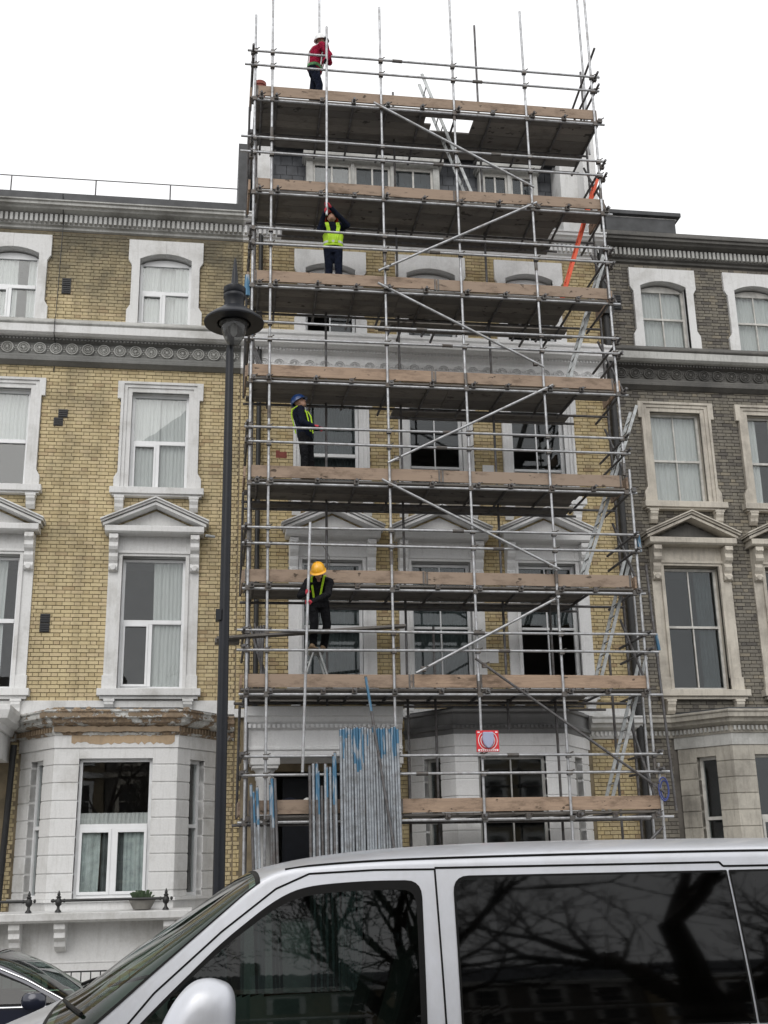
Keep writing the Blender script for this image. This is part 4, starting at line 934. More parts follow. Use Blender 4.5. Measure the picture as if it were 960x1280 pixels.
tag(hz.build('rope_coil', 'ropeblue', smooth=True), 'dark blue rope coil hanging on the lower right standard', 'rope')
rp = MB().path([(1.85+.02*k+.10*math.sin(k*.5), -2.2, 7.25-.09*k) for k in range(9)]+[(1.98, -2.2, 6.35), (1.85, -2.2, 6.15), (1.80, -2.15, 5.6)], .008, 5)
tag(rp.build('rope', 'steel_d'), 'grey rope dangling beside the worker in the yellow helmet', 'rope')

# alarm sign
al = empty('alarm_sign', (4.66, -2.58, 3.67), 'red square alarm sign with a pale blue bell box, hung on the scaffold', 'sign')
MB().box(4.47, 4.86, -2.60, -2.56, 3.50, 3.86).build('board', 'red', al, bev=.004)
for r_ in (.115, .155):
    for s_i in (-1, 1):
        pts_ = [(4.665+s_i*r_*math.cos(a)*1.05, -2.606, 3.69+r_*math.sin(a)*1.05) for a in [(-70+k*12)*math.pi/180 for k in range(11)]]
        MB().path(pts_, .007, 4).build('ring', 'white', al)
MB().prism([(4.575, 3.83), (4.755, 3.83), (4.765, 3.70), (4.74, 3.62), (4.69, 3.565), (4.665, 3.56), (4.64, 3.565), (4.59, 3.62), (4.565, 3.70)], 'y', -2.67, -2.60).build('bell_box', 'alarm', al, bev=.015)
MB().box(4.49, 4.84, -2.603, -2.60, 3.51, 3.545).build('strip', 'white', al)
for x in (4.49, 4.80): MB().prism([(x, 3.82), (x+.04, 3.82), (x+.04, 3.84), (x, 3.84)], 'y', -2.604, -2.60).build('corner_mark', 'white', al)
for k in range(9): MB().box(4.52+k*.034, 4.54+k*.034, -2.606, -2.603, 3.517, 3.538).build('letter', 'red', al)

# ------------------------------------------------------------------ street lamp
lp = empty('street_lamp', (.14, -6.3, -.5), 'black street lamp with wide bell canopy and spike finial, in front of the left house', 'street lamp')
MB().lathe((.14, -6.3, -.5), [(.16, 0), (.16, .1), (.12, .15), (.115, 1.3), (.13, 1.34), (.09, 1.42), (.080, 1.6), (.076, 3), (.067, 7), (.058, 9.55)], 20).build('post', 'blackpaint', lp, smooth=True)
hx, hy, hz_ = .19, -6.42, 0
MB().lathe((hx, hy, 0), [(.44, 9.40), (.445, 9.42), (.43, 9.45), (.34, 9.53), (.24, 9.60), (.20, 9.64), (.15, 9.66), (.15, 9.80), (.165, 9.82), (.165, 9.86), (.15, 9.88), (.165, 9.90), (.165, 9.98), (.14, 10.0), (.07, 10.03), (.055, 10.06), (.045, 10.2), (.02, 10.45), (.004, 10.50)], 32).build('canopy', 'blackpaint', lp, smooth=True)
ca = MB().lathe((hx, hy, 0), [(.43, 9.415), (.30, 9.49), (.24, 9.50), (.23, 9.44), (.25, 9.43), (.25, 9.40), (.22, 9.40), (.20, 9.47), (.05, 9.50)], 28); ca.build('reflector', 'alu', lp, smooth=True)
MB().lathe((hx, hy, 0), [(.20, 9.44), (.20, 9.38), (.18, 9.27), (.14, 9.17), (.09, 9.08), (.03, 9.05)], 28).build('globe', 'globe', lp, smooth=True, recalc=True)
MB().lathe((hx, hy, 0), [(.02, 9.2), (.05, 9.25), (.05, 9.36), (.03, 9.44)], 12).build('bulb', 'white', lp, smooth=True)
MB().tube((.14, -6.3, 9.0), (.17, -6.38, 9.62), .05, 10).box(.02, .10, -6.38, -6.22, 4.95, 5.1).build('bracket', 'blackpaint', lp)
MB().tube((-.02, -6.3, 6.15), (-.14, -6.36, 6.15), .02, 8).build('clamp', 'alu', lp)

# ------------------------------------------------------------------ cars
def curve(pts):
    xs = [p[0] for p in pts]; zs = [p[1] for p in pts]; n = len(pts); t = []
    for i in range(n):
        a = max(0, i-1); b = min(n-1, i+1); t.append((zs[b]-zs[a])/(xs[b]-xs[a]))
    def f(x):
        if x <= xs[0]: return zs[0]
        if x >= xs[-1]: return zs[-1]
        i = max(k for k in range(n-1) if xs[k] <= x); h = xs[i+1]-xs[i]; u = (x-xs[i])/h
        return (2*u**3-3*u**2+1)*zs[i]+(u**3-2*u**2+u)*h*t[i]+(3*u**2-2*u**3)*zs[i+1]+(u**3-u**2)*h*t[i+1]
    return f
def rounded(pts, r, n=5):
    out = []; k = len(pts)
    for i in range(k):
        p, c, q = Vector(pts[i-1]), Vector(pts[i]), Vector(pts[(i+1) % k]); rr = r[i] if isinstance(r, (list, tuple)) else r
        a = c+(p-c).normalized()*min(rr, (p-c).length*.45); b = c+(q-c).normalized()*min(rr, (q-c).length*.45)
        for j in range(n+1):
            u = j/n; out.append(tuple((a*(1-u)**2+c*2*u*(1-u)+b*u**2)))
    res = []
    for a, b in zip(out, out[1:]+out[:1]):
        m_ = max(1, int(math.hypot(a[0]-b[0], a[1]-b[1])/.035)); res += [(a[0]+(b[0]-a[0])*i/m_, a[1]+(b[1]-a[1])*i/m_) for i in range(m_)]
    return res
def inset(o, m):
    cx = sum(p[0] for p in o)/len(o); cz = sum(p[1] for p in o)/len(o)
    hw = (max(p[0] for p in o)-min(p[0] for p in o))/2; hh = (max(p[1] for p in o)-min(p[1] for p in o))/2
    return [(cx+(p[0]-cx)*(1-m/hw), cz+(p[1]-cz)*(1-m/hh)) for p in o]
def inside(p, poly):
    x, y = p; c = False; n = len(poly); j = n-1
    for i in range(n):
        xi, yi = poly[i]; xj, yj = poly[j]
        if (yi > y) != (yj > y) and x < (xj-xi)*(y-yi)/(yj-yi)+xi: c = not c
        j = i
    return c
class Car:
    def __init__(s, root, cx, cy, cz, sgn, H, E, W, P, zb, x0, x1, paint, arches=()):
        s.root, s.cx, s.cy, s.cz, s.sg, s.H, s.E, s.W, s.P, s.zb, s.x0, s.x1, s.paint, s.arches = root, cx, cy, cz, sgn, H, E, W, P, zb, x0, x1, paint, arches
    def tr(s, x, y, z): return (s.cx+s.sg*x, s.cy+y, s.cz+z)
    def side(s, x, z, sd=-1, off=0): return s.tr(x, sd*(s.W(z)*s.P(x)+off), z)
    def top(s, x, v, off=0):       # v -1..1 across, 0 = centre line
        a = (1-abs(v))*math.pi/2; E, H = s.E(x), s.H(x); w = s.W(E)*s.P(x)+off
        return s.tr(x, math.copysign(w*math.cos(a)**.8, v) if abs(v) > 1e-9 else 0, E+off*math.sin(a)+(H-E)*math.sin(a)**.8)
    def shell(s, holes_side, ws, rear, nx=330):
        vs = []; fs = []; ns, nt = 100, 16; m = 2*(ns+nt)+1
        for i in range(nx+1):
            x = s.x0+(s.x1-s.x0)*i/nx; E = s.E(x)
            row = [s.side(x, s.zb+(E-s.zb)*k/ns, -1) for k in range(ns)]+[s.top(x, -1+k/nt) for k in range(2*nt+1)]+[s.side(x, s.zb+(E-s.zb)*(ns-1-k)/ns, 1) for k in range(ns)]
            vs += row
        m = len(row)
        for i in range(nx):
            xc = s.x0+(s.x1-s.x0)*(i+.5)/nx; E = s.E(xc)
            for k in range(m-1):
                if k < ns or k >= m-1-ns:
                    kk = k if k < ns else m-2-k; z = s.zb+(E-s.zb)*(kk+.5)/ns
                    if any(inside((xc, z), h) for h in holes_side): continue
                    if any((xc-a)**2+(z-.33)**2 < .37**2 for a in s.arches): continue
                else:
                    v = -1+(k-ns+.5)/nt
                    if ws(xc, v) or rear(xc, v): continue
                a = i*m+k; fs.append((a, a+1, a+m+1, a+m))
        # end caps
        fs += [tuple(range(m)), tuple(nx*m+k for k in range(m))]
        mb = MB().add(vs, fs); return mb.build('body', s.paint, s.root, smooth=True, recalc=True, sharp=50)
    def pane(s, outline, sd, glass, frit=.045, off=.004, name='side_window'):
        k = len(outline); cx = sum(p[0] for p in outline)/k; cz = sum(p[1] for p in outline)/k
        hw = (max(p[0] for p in outline)-min(p[0] for p in outline))/2; hh = (max(p[1] for p in outline)-min(p[1] for p in outline))/2
        rings = [1.0, 1-frit/min(hw, hh)]; r = rings[1]
        while r > .06: r -= .055; rings.append(max(r, .02))
        mb = MB(); fr_ = MB()
        for t_, (a, b) in enumerate(zip(rings, rings[1:])):
            def P(q, r_): 
                if t_ <= 1 and r_ in (rings[0], rings[1]):   # keep the frit band an even width
                    if r_ == rings[1]:
                        return (cx+(q[0]-cx)*(1-frit/hw), cz+(q[1]-cz)*(1-frit/hh))
                    return q
                f_ = r_/rings[1]; return (cx+(q[0]-cx)*(1-frit/hw)*f_, cz+(q[1]-cz)*(1-frit/hh)*f_)
            A = [s.side(*P(q, a), sd, off) for q in outline]; B = [s.side(*P(q, b), sd, off) for q in outline]
            (fr_ if t_ == 0 else mb).add(A+B, [(i, (i+1) % k, k+(i+1) % k, k+i) for i in range(k)])
        w = fr_.build(name, 'rubber', s.root, smooth=True)
        mb.add([s.side(*P(q, rings[-1]), sd, off) for q in outline], [tuple(range(k))]); mb.build('pane', glass, w, smooth=True); return w
    def seam(s, pts, r=.004, name='panel_gap', mat='rubber', off=.0, sd=-1):
        P_ = []
        for p, q in zip(pts, pts[1:]):
            n = max(1, int(math.hypot(p[0]-q[0], p[1]-q[1])/.06))
            P_ += [s.side(p[0]+(q[0]-p[0])*i/n, p[1]+(q[1]-p[1])*i/n, sd, off) for i in range(n)]
        P_.append(s.side(*pts[-1], sd, off)); return MB().path(P_, r, 6).build(name, mat, s.root, smooth=True, sharp=80)
    def wheels(s, xs, r, w=.22, hw=.86):
        for x in xs:
            for sd in (-1, 1):
                c = s.tr(x, sd*hw, r); 
                t_ = MB().lathe((c[0], c[1]+w/2, c[2]), [(r*.62, 0), (r*.95, .0), (r, .03), (r, w-.03), (r*.95, w), (r*.62, w)], 28, axis='y').build('wheel', 'tyre', s.root, smooth=True)
                rm = MB(); yo = c[1]+sd*(w/2+.006)
                for k in range(10):
                    a = k*2*math.pi/10; rm.tube((c[0]+.03*math.cos(a), yo, c[2]+.03*math.sin(a)), (c[0]+r*.6*math.cos(a), yo, c[2]+r*.6*math.sin(a)), .018, 6)
                rm.path([(c[0]+r*.6*math.cos(a), yo, c[2]+r*.6*math.sin(a)) for a in [q_*math.pi/14 for q_ in range(29)]], .014, 6); rm.tube((c[0], yo-.012, c[2]), (c[0], yo+.012, c[2]), .05, 12)
                rm.build('rim', 'rim', t_, smooth=True)
    def glass_top(s, x0, x1, vmax, glass, name, off=.003, n=44, frit=.05):
        mb = MB(); vs = []; vm = (lambda x: vmax(x)) if callable(vmax) else (lambda x: vmax)
        for i in range(n+1):
            x = x0+(x1-x0)*i/n
            for k in range(2*n+1): vs.append(s.top(x, (k/n-1)*vm(x), off))
        fs = []; ff = []
        for i in range(n):
            for k in range(2*n):
                q = (i*(2*n+1)+k, i*(2*n+1)+k+1, (i+1)*(2*n+1)+k+1, (i+1)*(2*n+1)+k); (ff if k in (0, 1, 2*n-1, 2*n-2) or i in (0, n-1) else fs).append(q)
        w = MB().add(vs, ff).build(name, 'rubber', s.root, smooth=True)
        MB().add(vs, fs).build('pane', glass, w, smooth=True); return w

# silver van, z measured above its road (-.15)
vn = empty('van', (1.0, -16.25, -.15), 'silver van with dark tinted side windows parked across the foreground', 'van')
vH = curve([(-1.50,.62),(-1.42,.80),(-1.25,.98),(-1.0,1.10),(-.80,1.18),(-.58,1.28),(-.34,1.445),(-.03,1.645),(.19,1.785),(.32,1.825),(.54,1.862),(.86,1.89),(1.35,1.908),(2.0,1.912),(2.9,1.905),(3.3,1.885),(3.42,1.84)])
vE = curve([(-1.50,.55),(-1.42,.70),(-1.2,.88),(-.9,.98),(-.62,1.06),(-.39,1.24),(-.18,1.42),(.07,1.63),(.20,1.735),(.30,1.785),(.45,1.80),(.9,1.808),(3.3,1.80),(3.42,1.74)])
vW = lambda z: .95-.02*max(0, (.5-z)/.5)**2-(.115*max(0, (z-1.15)/.65)**1.25)
vP = curve([(-1.5,.72),(-1.42,.82),(-1.2,.92),(-.9,.975),(-.5,1),(3.0,1),(3.3,.985),(3.42,.95)])
van = Car(vn, 0, -16.25, -.15, 1, vH, vE, vW, vP, .2, -1.5, 3.42, 'silver', (-.62, 2.38))
wf = rounded([(-.36,1.13),(.885,1.13),(.895,1.748),(.66,1.75),(.40,1.735),(.27,1.68),(.06,1.525),(-.17,1.315)], [.03,.03,.07,.1,.12,.1,.08,.08])
w1 = rounded([(1.025,1.150),(2.282,1.150),(2.262,1.762),(1.03,1.762)], [.05,.006,.006,.07])
w2 = rounded([(2.290,1.150),(3.25,1.150),(3.20,1.762),(2.270,1.762)], [.006,.1,.1,.006])
van.shell([inset(wf, .02), inset(w1, .012), inset(w2, .012)], lambda x, v: -.60 < x < .17 and abs(v) < .93, lambda x, v: False)
for sd in (-1, 1):
    van.pane(wf, sd, 'carglass', .030); van.pane(w1, sd, 'privacy', .009); van.pane(w2, sd, 'privacy', .009)
van.glass_top(-.66, .215, lambda x: .955, 'wsglass', 'windscreen')
van.seam([(.968,.35),(.963,1.2),(.955,1.79),(.70,1.792),(.42,1.782),(.28,1.725),(.06,1.565),(-.20,1.345),(-.33,1.20),(-.36,.9),(-.2,.35)], .0045)
van.seam([(.955,1.795),(2.235,1.795),(2.25,1.778),(3.2,1.775)], .005)
van.seam([(2.25,1.15),(2.24,.35)], .004); van.seam([(1.0,.95),(3.3,.95)], .004)
van.seam([(.88,1.105),(-.36,1.105)], .008); van.seam([(1.0,1.13),(3.2,1.13)], .006, 'trim', 'silver', .003)
# roof drip channels, gutter joint
for sd in (-1, 1):
    P_ = [van.top(x, sd*.86, .001) for x in [.32+.1*k for k in range(30)]]; MB().path(P_, .006, 6).build('roof_channel', 'rubber', vn, smooth=True)
van.wheels((-.62, 2.38), .34)
for sd in (-1, 1):
    # door mirror
    mb = MB(); ol = rounded([(-.215,1.125),(.115,1.125),(.118,1.375),(.03,1.412),(-.055,1.40),(-.135,1.31)], [.03,.03,.08,.08,.09,.1], 6); cx_ = sum(p[0] for p in ol)/len(ol); cz_ = sum(p[1] for p in ol)/len(ol); k = len(ol)
    rings = [(.088, .04), (.086, .3), (.078, .55), (.062, .76), (.038, .91), (.008, .985), (-.02, 1.0), (-.06, .99), (-.075, .93), (-.07, .1)]
    vs = []
    for dy, sc in rings: vs += [van.tr(cx_+(p[0]-cx_)*sc, sd*(1.12+dy), cz_+(p[1]-cz_)*sc) for p in ol]
    fs = [(j*k+i, j*k+(i+1) % k, (j+1)*k+(i+1) % k, (j+1)*k+i) for j in range(len(rings)-1) for i in range(k)]+[tuple(range(k)), tuple((len(rings)-1)*k+i for i in range(k))]
    mr = MB().add(vs, fs).build('mirror', 'silver', vn, smooth=True, sharp=70)
    a = van.tr(-.2, sd*.90, 1.08); b_ = van.tr(.12, sd*1.16, 1.14)
    MB().box(min(a[0], b_[0]), max(a[0], b_[0]), min(a[1], b_[1]), max(a[1], b_[1]), a[2], b_[2]).build('mirror_arm', 'rubber', mr, bev=.02)
    MB().prism(rounded([(-.36, 1.10), (-.10, 1.10), (-.06, 1.36), (-.16, 1.28)], .02, 2), 'y', van.cy+sd*.925, van.cy+sd*.90).build('mirror_base', 'rubber', vn) if False else None
MB().path([van.tr(-.02+.03*k, -1.197, 1.20+.012*math.sin(k*.9)) for k in range(4)], .002, 4).build('scratch', 'rubber', vn)
MB().path([van.tr(-.45+.1*k, 0, 1.30+.02*k) for k in range(3)], .008, 5).build('wiper', 'rubber', vn)
for sd in (-1, 1):
    MB().path([van.top(-.60+.03*k, sd*(.2+.12*k), .02) for k in range(5)], .009, 5).build('wiper', 'rubber', vn)
# cabin
MB().box(-.62, 3.3, -17.05, -15.45, .30, .36).box(-.75, -.22, -17.06, -15.44, .36, .92).prism([(-.75, .90), (-.22, .90), (-.30, .99), (-.62, .95)], 'y', -17.06, -15.44).build('dashboard', 'dash', vn, bev=.02)
for y_ in (-16.72, -15.8):
    st_ = MB().box(.25, .78, y_-.24, y_+.24, .55, .72).prism([(.68, .70), (.84, .70), (.98, 1.30), (.88, 1.32)], 'y', y_-.23, y_+.23).build('seat', 'cabin', vn, bev=.04)
    MB().prism([(.92, 1.33), (1.02, 1.33), (1.04, 1.52), (.96, 1.53)], 'y', y_-.12, y_+.12).build('headrest', 'cabin', st_, bev=.03)
# steering wheel
q = MB(); c0 = Vector((.02, -15.8, 1.02)); n_ = Vector((.75, 0, .66)).normalized(); a_ = n_.orthogonal().normalized(); b2 = n_.cross(a_)
q.path([c0+(a_*math.cos(t_)+b2*math.sin(t_))*.19 for t_ in [k*math.pi/10 for k in range(21)]], .014, 8); q.tube(c0-a_*.18, c0+a_*.18, .016, 6); q.tube(c0, c0-n_*.25, .03, 8)
q.build('steering_wheel', 'rubber', vn, smooth=True)
MB().box(1.1, 1.16, -17.0, -15.5, .36, 1.66).build('bulkhead', 'cabin', vn)
MB().box(3.30, 3.34, -17.0, -15.5, .36, 1.6).build('rear_trim', 'cabin', vn)
for sd in (-1, 1):
    MB().box(-1.50, -1.36, min(-16.25+sd*.42, -16.25+sd*.66), max(-16.25+sd*.42, -16.25+sd*.66), .42, .56).build('headlight', 'globe', vn, bev=.03)
    MB().box(3.38, 3.43, min(-16.25+sd*.78, -16.25+sd*.90), max(-16.25+sd*.78, -16.25+sd*.90), .7, 1.3).build('tail_light', 'red', vn, bev=.02)

# dark blue saloon, facing right
cr_ = empty('car', (-2.2, -7.75, -.60), 'dark navy saloon car with chrome window trim, at the bottom left beyond the van', 'car')
cH = curve([(-2.3,.55),(-2.2,.68),(-1.9,.84),(-1.3,.94),(-.95,1.0),(-.75,1.10),(-.45,1.28),(-.05,1.43),(.3,1.48),(.7,1.475),(1.2,1.38),(1.75,1.15),(2.2,1.02),(2.35,.8)])
cE = curve([(-2.3,.5),(-2.2,.60),(-1.9,.76),(-1.3,.86),(-.92,.93),(-.70,1.02),(-.40,1.19),(-.05,1.34),(.3,1.40),(.7,1.385),(1.2,1.28),(1.75,1.05),(2.2,.95),(2.35,.75)])
cW = lambda z: .90-.03*max(0, (.5-z)/.5)**2-(.24*max(0, (z-.92)/.5)**1.1)
cP = curve([(-2.3,.74),(-2.1,.87),(-1.6,.97),(-1,1),(1.5,1),(2.1,.93),(2.35,.84)])
car = Car(cr_, -2.28, -7.75, -.60, -1, cH, cE, cW, cP, .2, -2.3, 2.35, 'navycar', (-1.45, 1.4))
cw = rounded([(-.80,.945),(.32,.945),(.34,1.345),(-.02,1.305),(-.40,1.15)], [.03,.02,.02,.08,.08]); cw2 = rounded([(.40,.945),(1.45,.965),(1.2,1.21),(.8,1.33),(.42,1.345)], [.02,.05,.05,.05,.02])
car.shell([inset(w, .02) for w in (cw, cw2)], lambda x, v: -.86 < x < -.05 and abs(v) < .9, lambda x, v: 1.2 < x < 1.8 and abs(v) < .9, nx=260)
for sd in (-1, 1): car.pane(cw, sd, 'carglass', .03); car.pane(cw2, sd, 'carglass', .03)
car.glass_top(-.92, -.0, .93, 'wsglass', 'windscreen'); car.glass_top(1.15, 1.84, .93, 'carglass', 'rear_window')
for sd in (-1, 1):
    car.seam([(-.98,.915),(-.80,.99),(-.40,1.19),(-.03,1.335),(.34,1.375),(.8,1.35),(1.25,1.22),(1.5,.965)], .011, 'chrome_trim', 'chrome', .004, sd)
    car.seam([(-.95,.925),(1.5,.94)], .012, 'chrome_trim', 'chrome', .004, sd); car.seam([(.37,.95),(.36,.3)], .004, sd=sd); car.seam([(-.8,.9),(-.75,.3)], .004, sd=sd)
    c = car.tr(-.52, sd*1.03, 1.0); mb = MB().lathe(c, [(.01, -.10), (.06, -.095), (.085, -.05), (.088, .0), (.085, .05), (.06, .09), (.01, .10)], 14); mb.v = [(c[0]+(x-c[0])*1.45, c[1]+(y-c[1])*.9, c[2]+(z-c[2])*.85) for x, y, z in mb.v]
    mr = mb.build('mirror', 'navycar', cr_, smooth=True); MB().tube(car.tr(-.58, sd*.86, .95), c, .03, 8).build('mirror_arm', 'rubber', mr)
    d_ = car.tr(.25, sd*(cW(.8)+.02), .80); MB().box(d_[0]-.09, d_[0]+.09, d_[1]-.015, d_[1]+.015, d_[2]-.012, d_[2]+.012).build('door_handle', 'chrome', cr_, bev=.008)
car.wheels((-1.45, 1.4), .32, hw=.80)
MB().box(-3.9, -1.2, -8.5, -7.0, -.32, -.28).box(-1.75, -1.35, -8.5, -7.0, -.28, .25).build('dashboard', 'cabin', cr_)
for y_ in (-8.1, -7.4):
    st_ = MB().box(-3.1, -2.6, y_-.23, y_+.23, -.2, .0).prism([(-3.15, 0), (-3.0, 0), (-3.12, .55), (-3.26, .53)], 'y', y_-.22, y_+.22).build('seat', 'cabin', cr_, bev=.04)
    MB().box(-3.28, -3.17, y_-.12, y_+.12, .56, .72).build('headrest', 'cabin', st_, bev=.03)

# ------------------------------------------------------------------ people
DG = []
def capsule(mb, p, q, r1, r2=None, n=12):
    p, q = Vector(p), Vector(q); r2 = r1 if r2 is None else r2; mb.tube(p, q, r1, n, r2)
    for c, r in ((p, r1), (q, r2)):
        mb.lathe(c, [(r*math.sin(a), -r*math.cos(a)) for a in [math.pi*(k+.02)/6.04*1.0 for k in range(7)]], n)
def loft(mb, rings, n=18):      # rings: (centre, half width, half depth, yaw)
    vs = []
    for c, w, d, yw in rings:
        for i in range(n):
            a = 2*math.pi*i/n; x, y = w*math.copysign(abs(math.cos(a))**.85, math.cos(a)), d*math.copysign(abs(math.sin(a))**.85, math.sin(a))
            vs.append((c[0]+x*math.cos(yw)-y*math.sin(yw), c[1]+x*math.sin(yw)+y*math.cos(yw), c[2]))
    fs = [(k*n+i, k*n+(i+1) % n, (k+1)*n+(i+1) % n, (k+1)*n+i) for k in range(len(rings)-1) for i in range(n)]
    mb.add(vs, fs+[tuple(range(n)), tuple((len(rings)-1)*n+i for i in range(n))])
def fused(mb, name, mat, parent, vox=.012, smooth=4):
    o = mb.build(name, mat, parent); r = o.modifiers.new('r', 'REMESH'); r.mode = 'VOXEL'; r.voxel_size = vox
    s = o.modifiers.new('s', 'SMOOTH'); s.iterations = smooth; s.factor = .5; DG.append(o); return o
def person(label, J, yaw, head_dir, cols, vest, grips):
    """J: world joints. yaw: heading of the chest (0 = towards +x). head_dir: unit vector of the gaze"""
    V_ = {k: Vector(v) for k, v in J.items()}; base = (V_['ftL']+V_['ftR'])/2; base.z = min(V_['ftL'].z, V_['ftR'].z)
    root = empty('person', tuple(base), label, 'person', 'scaffold workers passing tubes')
    ya = yaw+math.pi/2; hip, ch, nk, hd = V_['hip'], V_['chest'], V_['neck'], V_['head']
    def limbs(mb, e):
        for s in 'LR':
            capsule(mb, V_['sh'+s], V_['el'+s], .056+e, .046+e); capsule(mb, V_['el'+s], V_['ha'+s], .041+e, .028+e)
    def legs(mb, e):
        for s in 'LR':
            h_ = hip+Vector((math.cos(ya), math.sin(ya), 0))*(.09 if s == 'L' else -.09)
            capsule(mb, h_, V_['kn'+s], .082+e, .055+e); capsule(mb, V_['kn'+s], V_['ft'+s]+Vector((0, 0, .09)), .055+e, .042+e*1.4)
    def torso(mb, e, lo=-.04):
        mid = hip.lerp(ch, .45)
        loft(mb, [(hip+Vector((0,0,lo)), .155+e, .105+e, ya), (hip.lerp(ch, .2), .150+e, .10+e, ya), (mid, .145+e, .10+e, ya), (ch, .175+e, .118+e, ya), (ch.lerp(nk, .5), .17+e, .10+e, ya), (ch.lerp(nk, .85), .10+e, .075+e, ya), (nk, .06+e, .055+e, ya)])
        for s in 'LR': capsule(mb, ch.lerp(nk, .55), V_['sh'+s], .07+e, .058+e)
    # head frame
    f = Vector(head_dir).normalized(); sd = Vector((0,0,1)).cross(f).normalized(); up = f.cross(sd)
    def hp(a, b, c): return hd+f*a+sd*b+up*c
    b = MB(); torso(b, -.012); limbs(b, -.010); legs(b, -.010); capsule(b, nk-Vector((0,0,.05)), hd-up*.03, .052, .05)
    n = 14; vs = []; K = [(-.115, .028, .03, .025), (-.10, .052, .05, .03), (-.07, .072, .062, .02), (-.02, .09, .070, .008), (.03, .097, .074, -.004), (.07, .088, .068, -.01), (.10, .06, .05, -.012), (.118, .02, .02, -.01)]
    for c, fr_, w, o_ in K:
        for i in range(n): a = 2*math.pi*i/n; vs.append(hp(o_+fr_*math.cos(a), w*math.sin(a), c))
    b.add(vs, [(k*n+i, k*n+(i+1) % n, (k+1)*n+(i+1) % n, (k+1)*n+i) for k in range(len(K)-1) for i in range(n)]+[tuple(range(n)), tuple((len(K)-1)*n+i for i in range(n))])
    b.tube(hp(.085, 0, .02), hp(.112, 0, -.028), .008, 8, .016)     # nose
    for q in (-1, 1): capsule(b, hp(0, q*.074, .02), hp(-.005, q*.078, -.03), .013, .011, 8)    # ears
    b.tube(hp(.085, -.022, -.062), hp(.085, .022, -.062), .008, 6)   # lips
    bo = fused(b, 'body', 'skin', root, .010)
    for q in (-1, 1): MB().lathe(hp(.083, q*.028, .018), [(.001, -.009), (.009, 0), (.001, .009)], 8).build('eye', 'navy', bo)
    j = MB(); torso(j, .026); limbs(j, .018); jo = fused(j, 'jacket', cols[0], root)
    MB().lathe(nk-Vector((0,0,.0)), [(.075, -.03), (.078, 0), (.07, .035), (.062, .035)], 14).build('collar', cols[0], jo, smooth=True)
    t_ = MB(); legs(t_, .020); loft(t_, [(hip+Vector((0,0,-.13)), .15, .11, ya), (hip+Vector((0,0,-.05)), .165, .118, ya), (hip+Vector((0,0,.06)), .158, .11, ya)]); fused(t_, 'trousers', cols[1], root)
    for s in 'LR':
        bt = MB(); a = V_['ft'+s]; fw = Vector((math.cos(yaw), math.sin(yaw), 0)); capsule(bt, a+Vector((0,0,.05))-fw*.04, a+Vector((0,0,.04))+fw*.15, .045, .038); capsule(bt, a+Vector((0,0,.05)), a+Vector((0,0,.17)), .05, .05)
        bt.lathe(a+fw*.05, [(.10, 0), (.10, .02)], 12); fused(bt, 'boot', cols[2], root, .010, 2)
    # gloved hands: palm, four fingers wrapped round what is held, thumb from the side of the palm
    for s in 'LR':
        h = V_['ha'+s]; ax, ctr = grips[s]; ax = Vector(ax).normalized(); ctr = Vector(ctr); out = (h-ctr); out -= ax*out.dot(ax)
        if out.length < .01: out = Vector((0, -.05, 0))
        out.normalize(); tn = ax.cross(out); g_ = MB()
        pc = ctr+out*.042; capsule(g_, h, pc-tn*.02+ax*.0, .026, .026, 8)
        for k in range(4): capsule(g_, pc+ax*(.030-.020*k)-tn*.02, pc+ax*(.030-.020*k)+tn*.025, .013, .011, 6)
        for k in range(4):
            prev = None; rr = .034; L_ = (2.1, 2.35, 2.25, 1.9)[k]
            for m_ in range(5):
                t2 = .4+L_*m_/4; p = ctr+(out*math.cos(t2)+tn*math.sin(t2))*rr+ax*(.030-.020*k)
                if prev is not None: capsule(g_, prev, p, .0095, .0085, 6)
                prev = p
        prev = None
        for m_ in range(4):
            t2 = -.4-1.5*m_/3; p = ctr+(out*math.cos(t2)+tn*math.sin(t2))*.036+ax*(.034-.012*m_)
            if prev is not None: capsule(g_, prev, p, .0115, .010, 6)
            prev = p
        fused(g_, 'glove', cols[4], root, .006, 1)
    # helmet
    hm = MB(); prof = [(.001, .175), (.05, .168), (.09, .145), (.118, .105), (.132, .06), (.135, .03)]; n = 20; vs = []
    for r, z in prof:
        for i in range(n): a = 2*math.pi*i/n; vs.append(hp(-.008+r*1.12*math.cos(a), r*.92*math.sin(a), z+.0))
    for i in range(n): a = 2*math.pi*i/n; k_ = .165 if math.cos(a) > .3 else .148; vs.append(hp(-.008+k_*1.15*math.cos(a), k_*.93*math.sin(a), .022-(.012 if math.cos(a) > .3 else 0)))
    for i in range(n): a = 2*math.pi*i/n; vs.append(hp(-.008+.12*1.12*math.cos(a), .12*.92*math.sin(a), .024))
    hm.add(vs, [(k*n+i, k*n+(i+1) % n, (k+1)*n+(i+1) % n, (k+1)*n+i) for k in range(len(prof)+1) for i in range(n)])
    ho = hm.build('helmet', cols[3], root, smooth=True)
    MB().path([hp(-.14+.28*k/8, 0, .06+.122*math.sin(math.pi*k/8)) for k in range(9)], .010, 6).build('ridge', cols[3], ho, smooth=True)
    # hi-vis / harness
    fwd = Vector((math.cos(yaw), math.sin(yaw), 0)); rt = Vector((math.sin(yaw), -math.cos(yaw), 0))
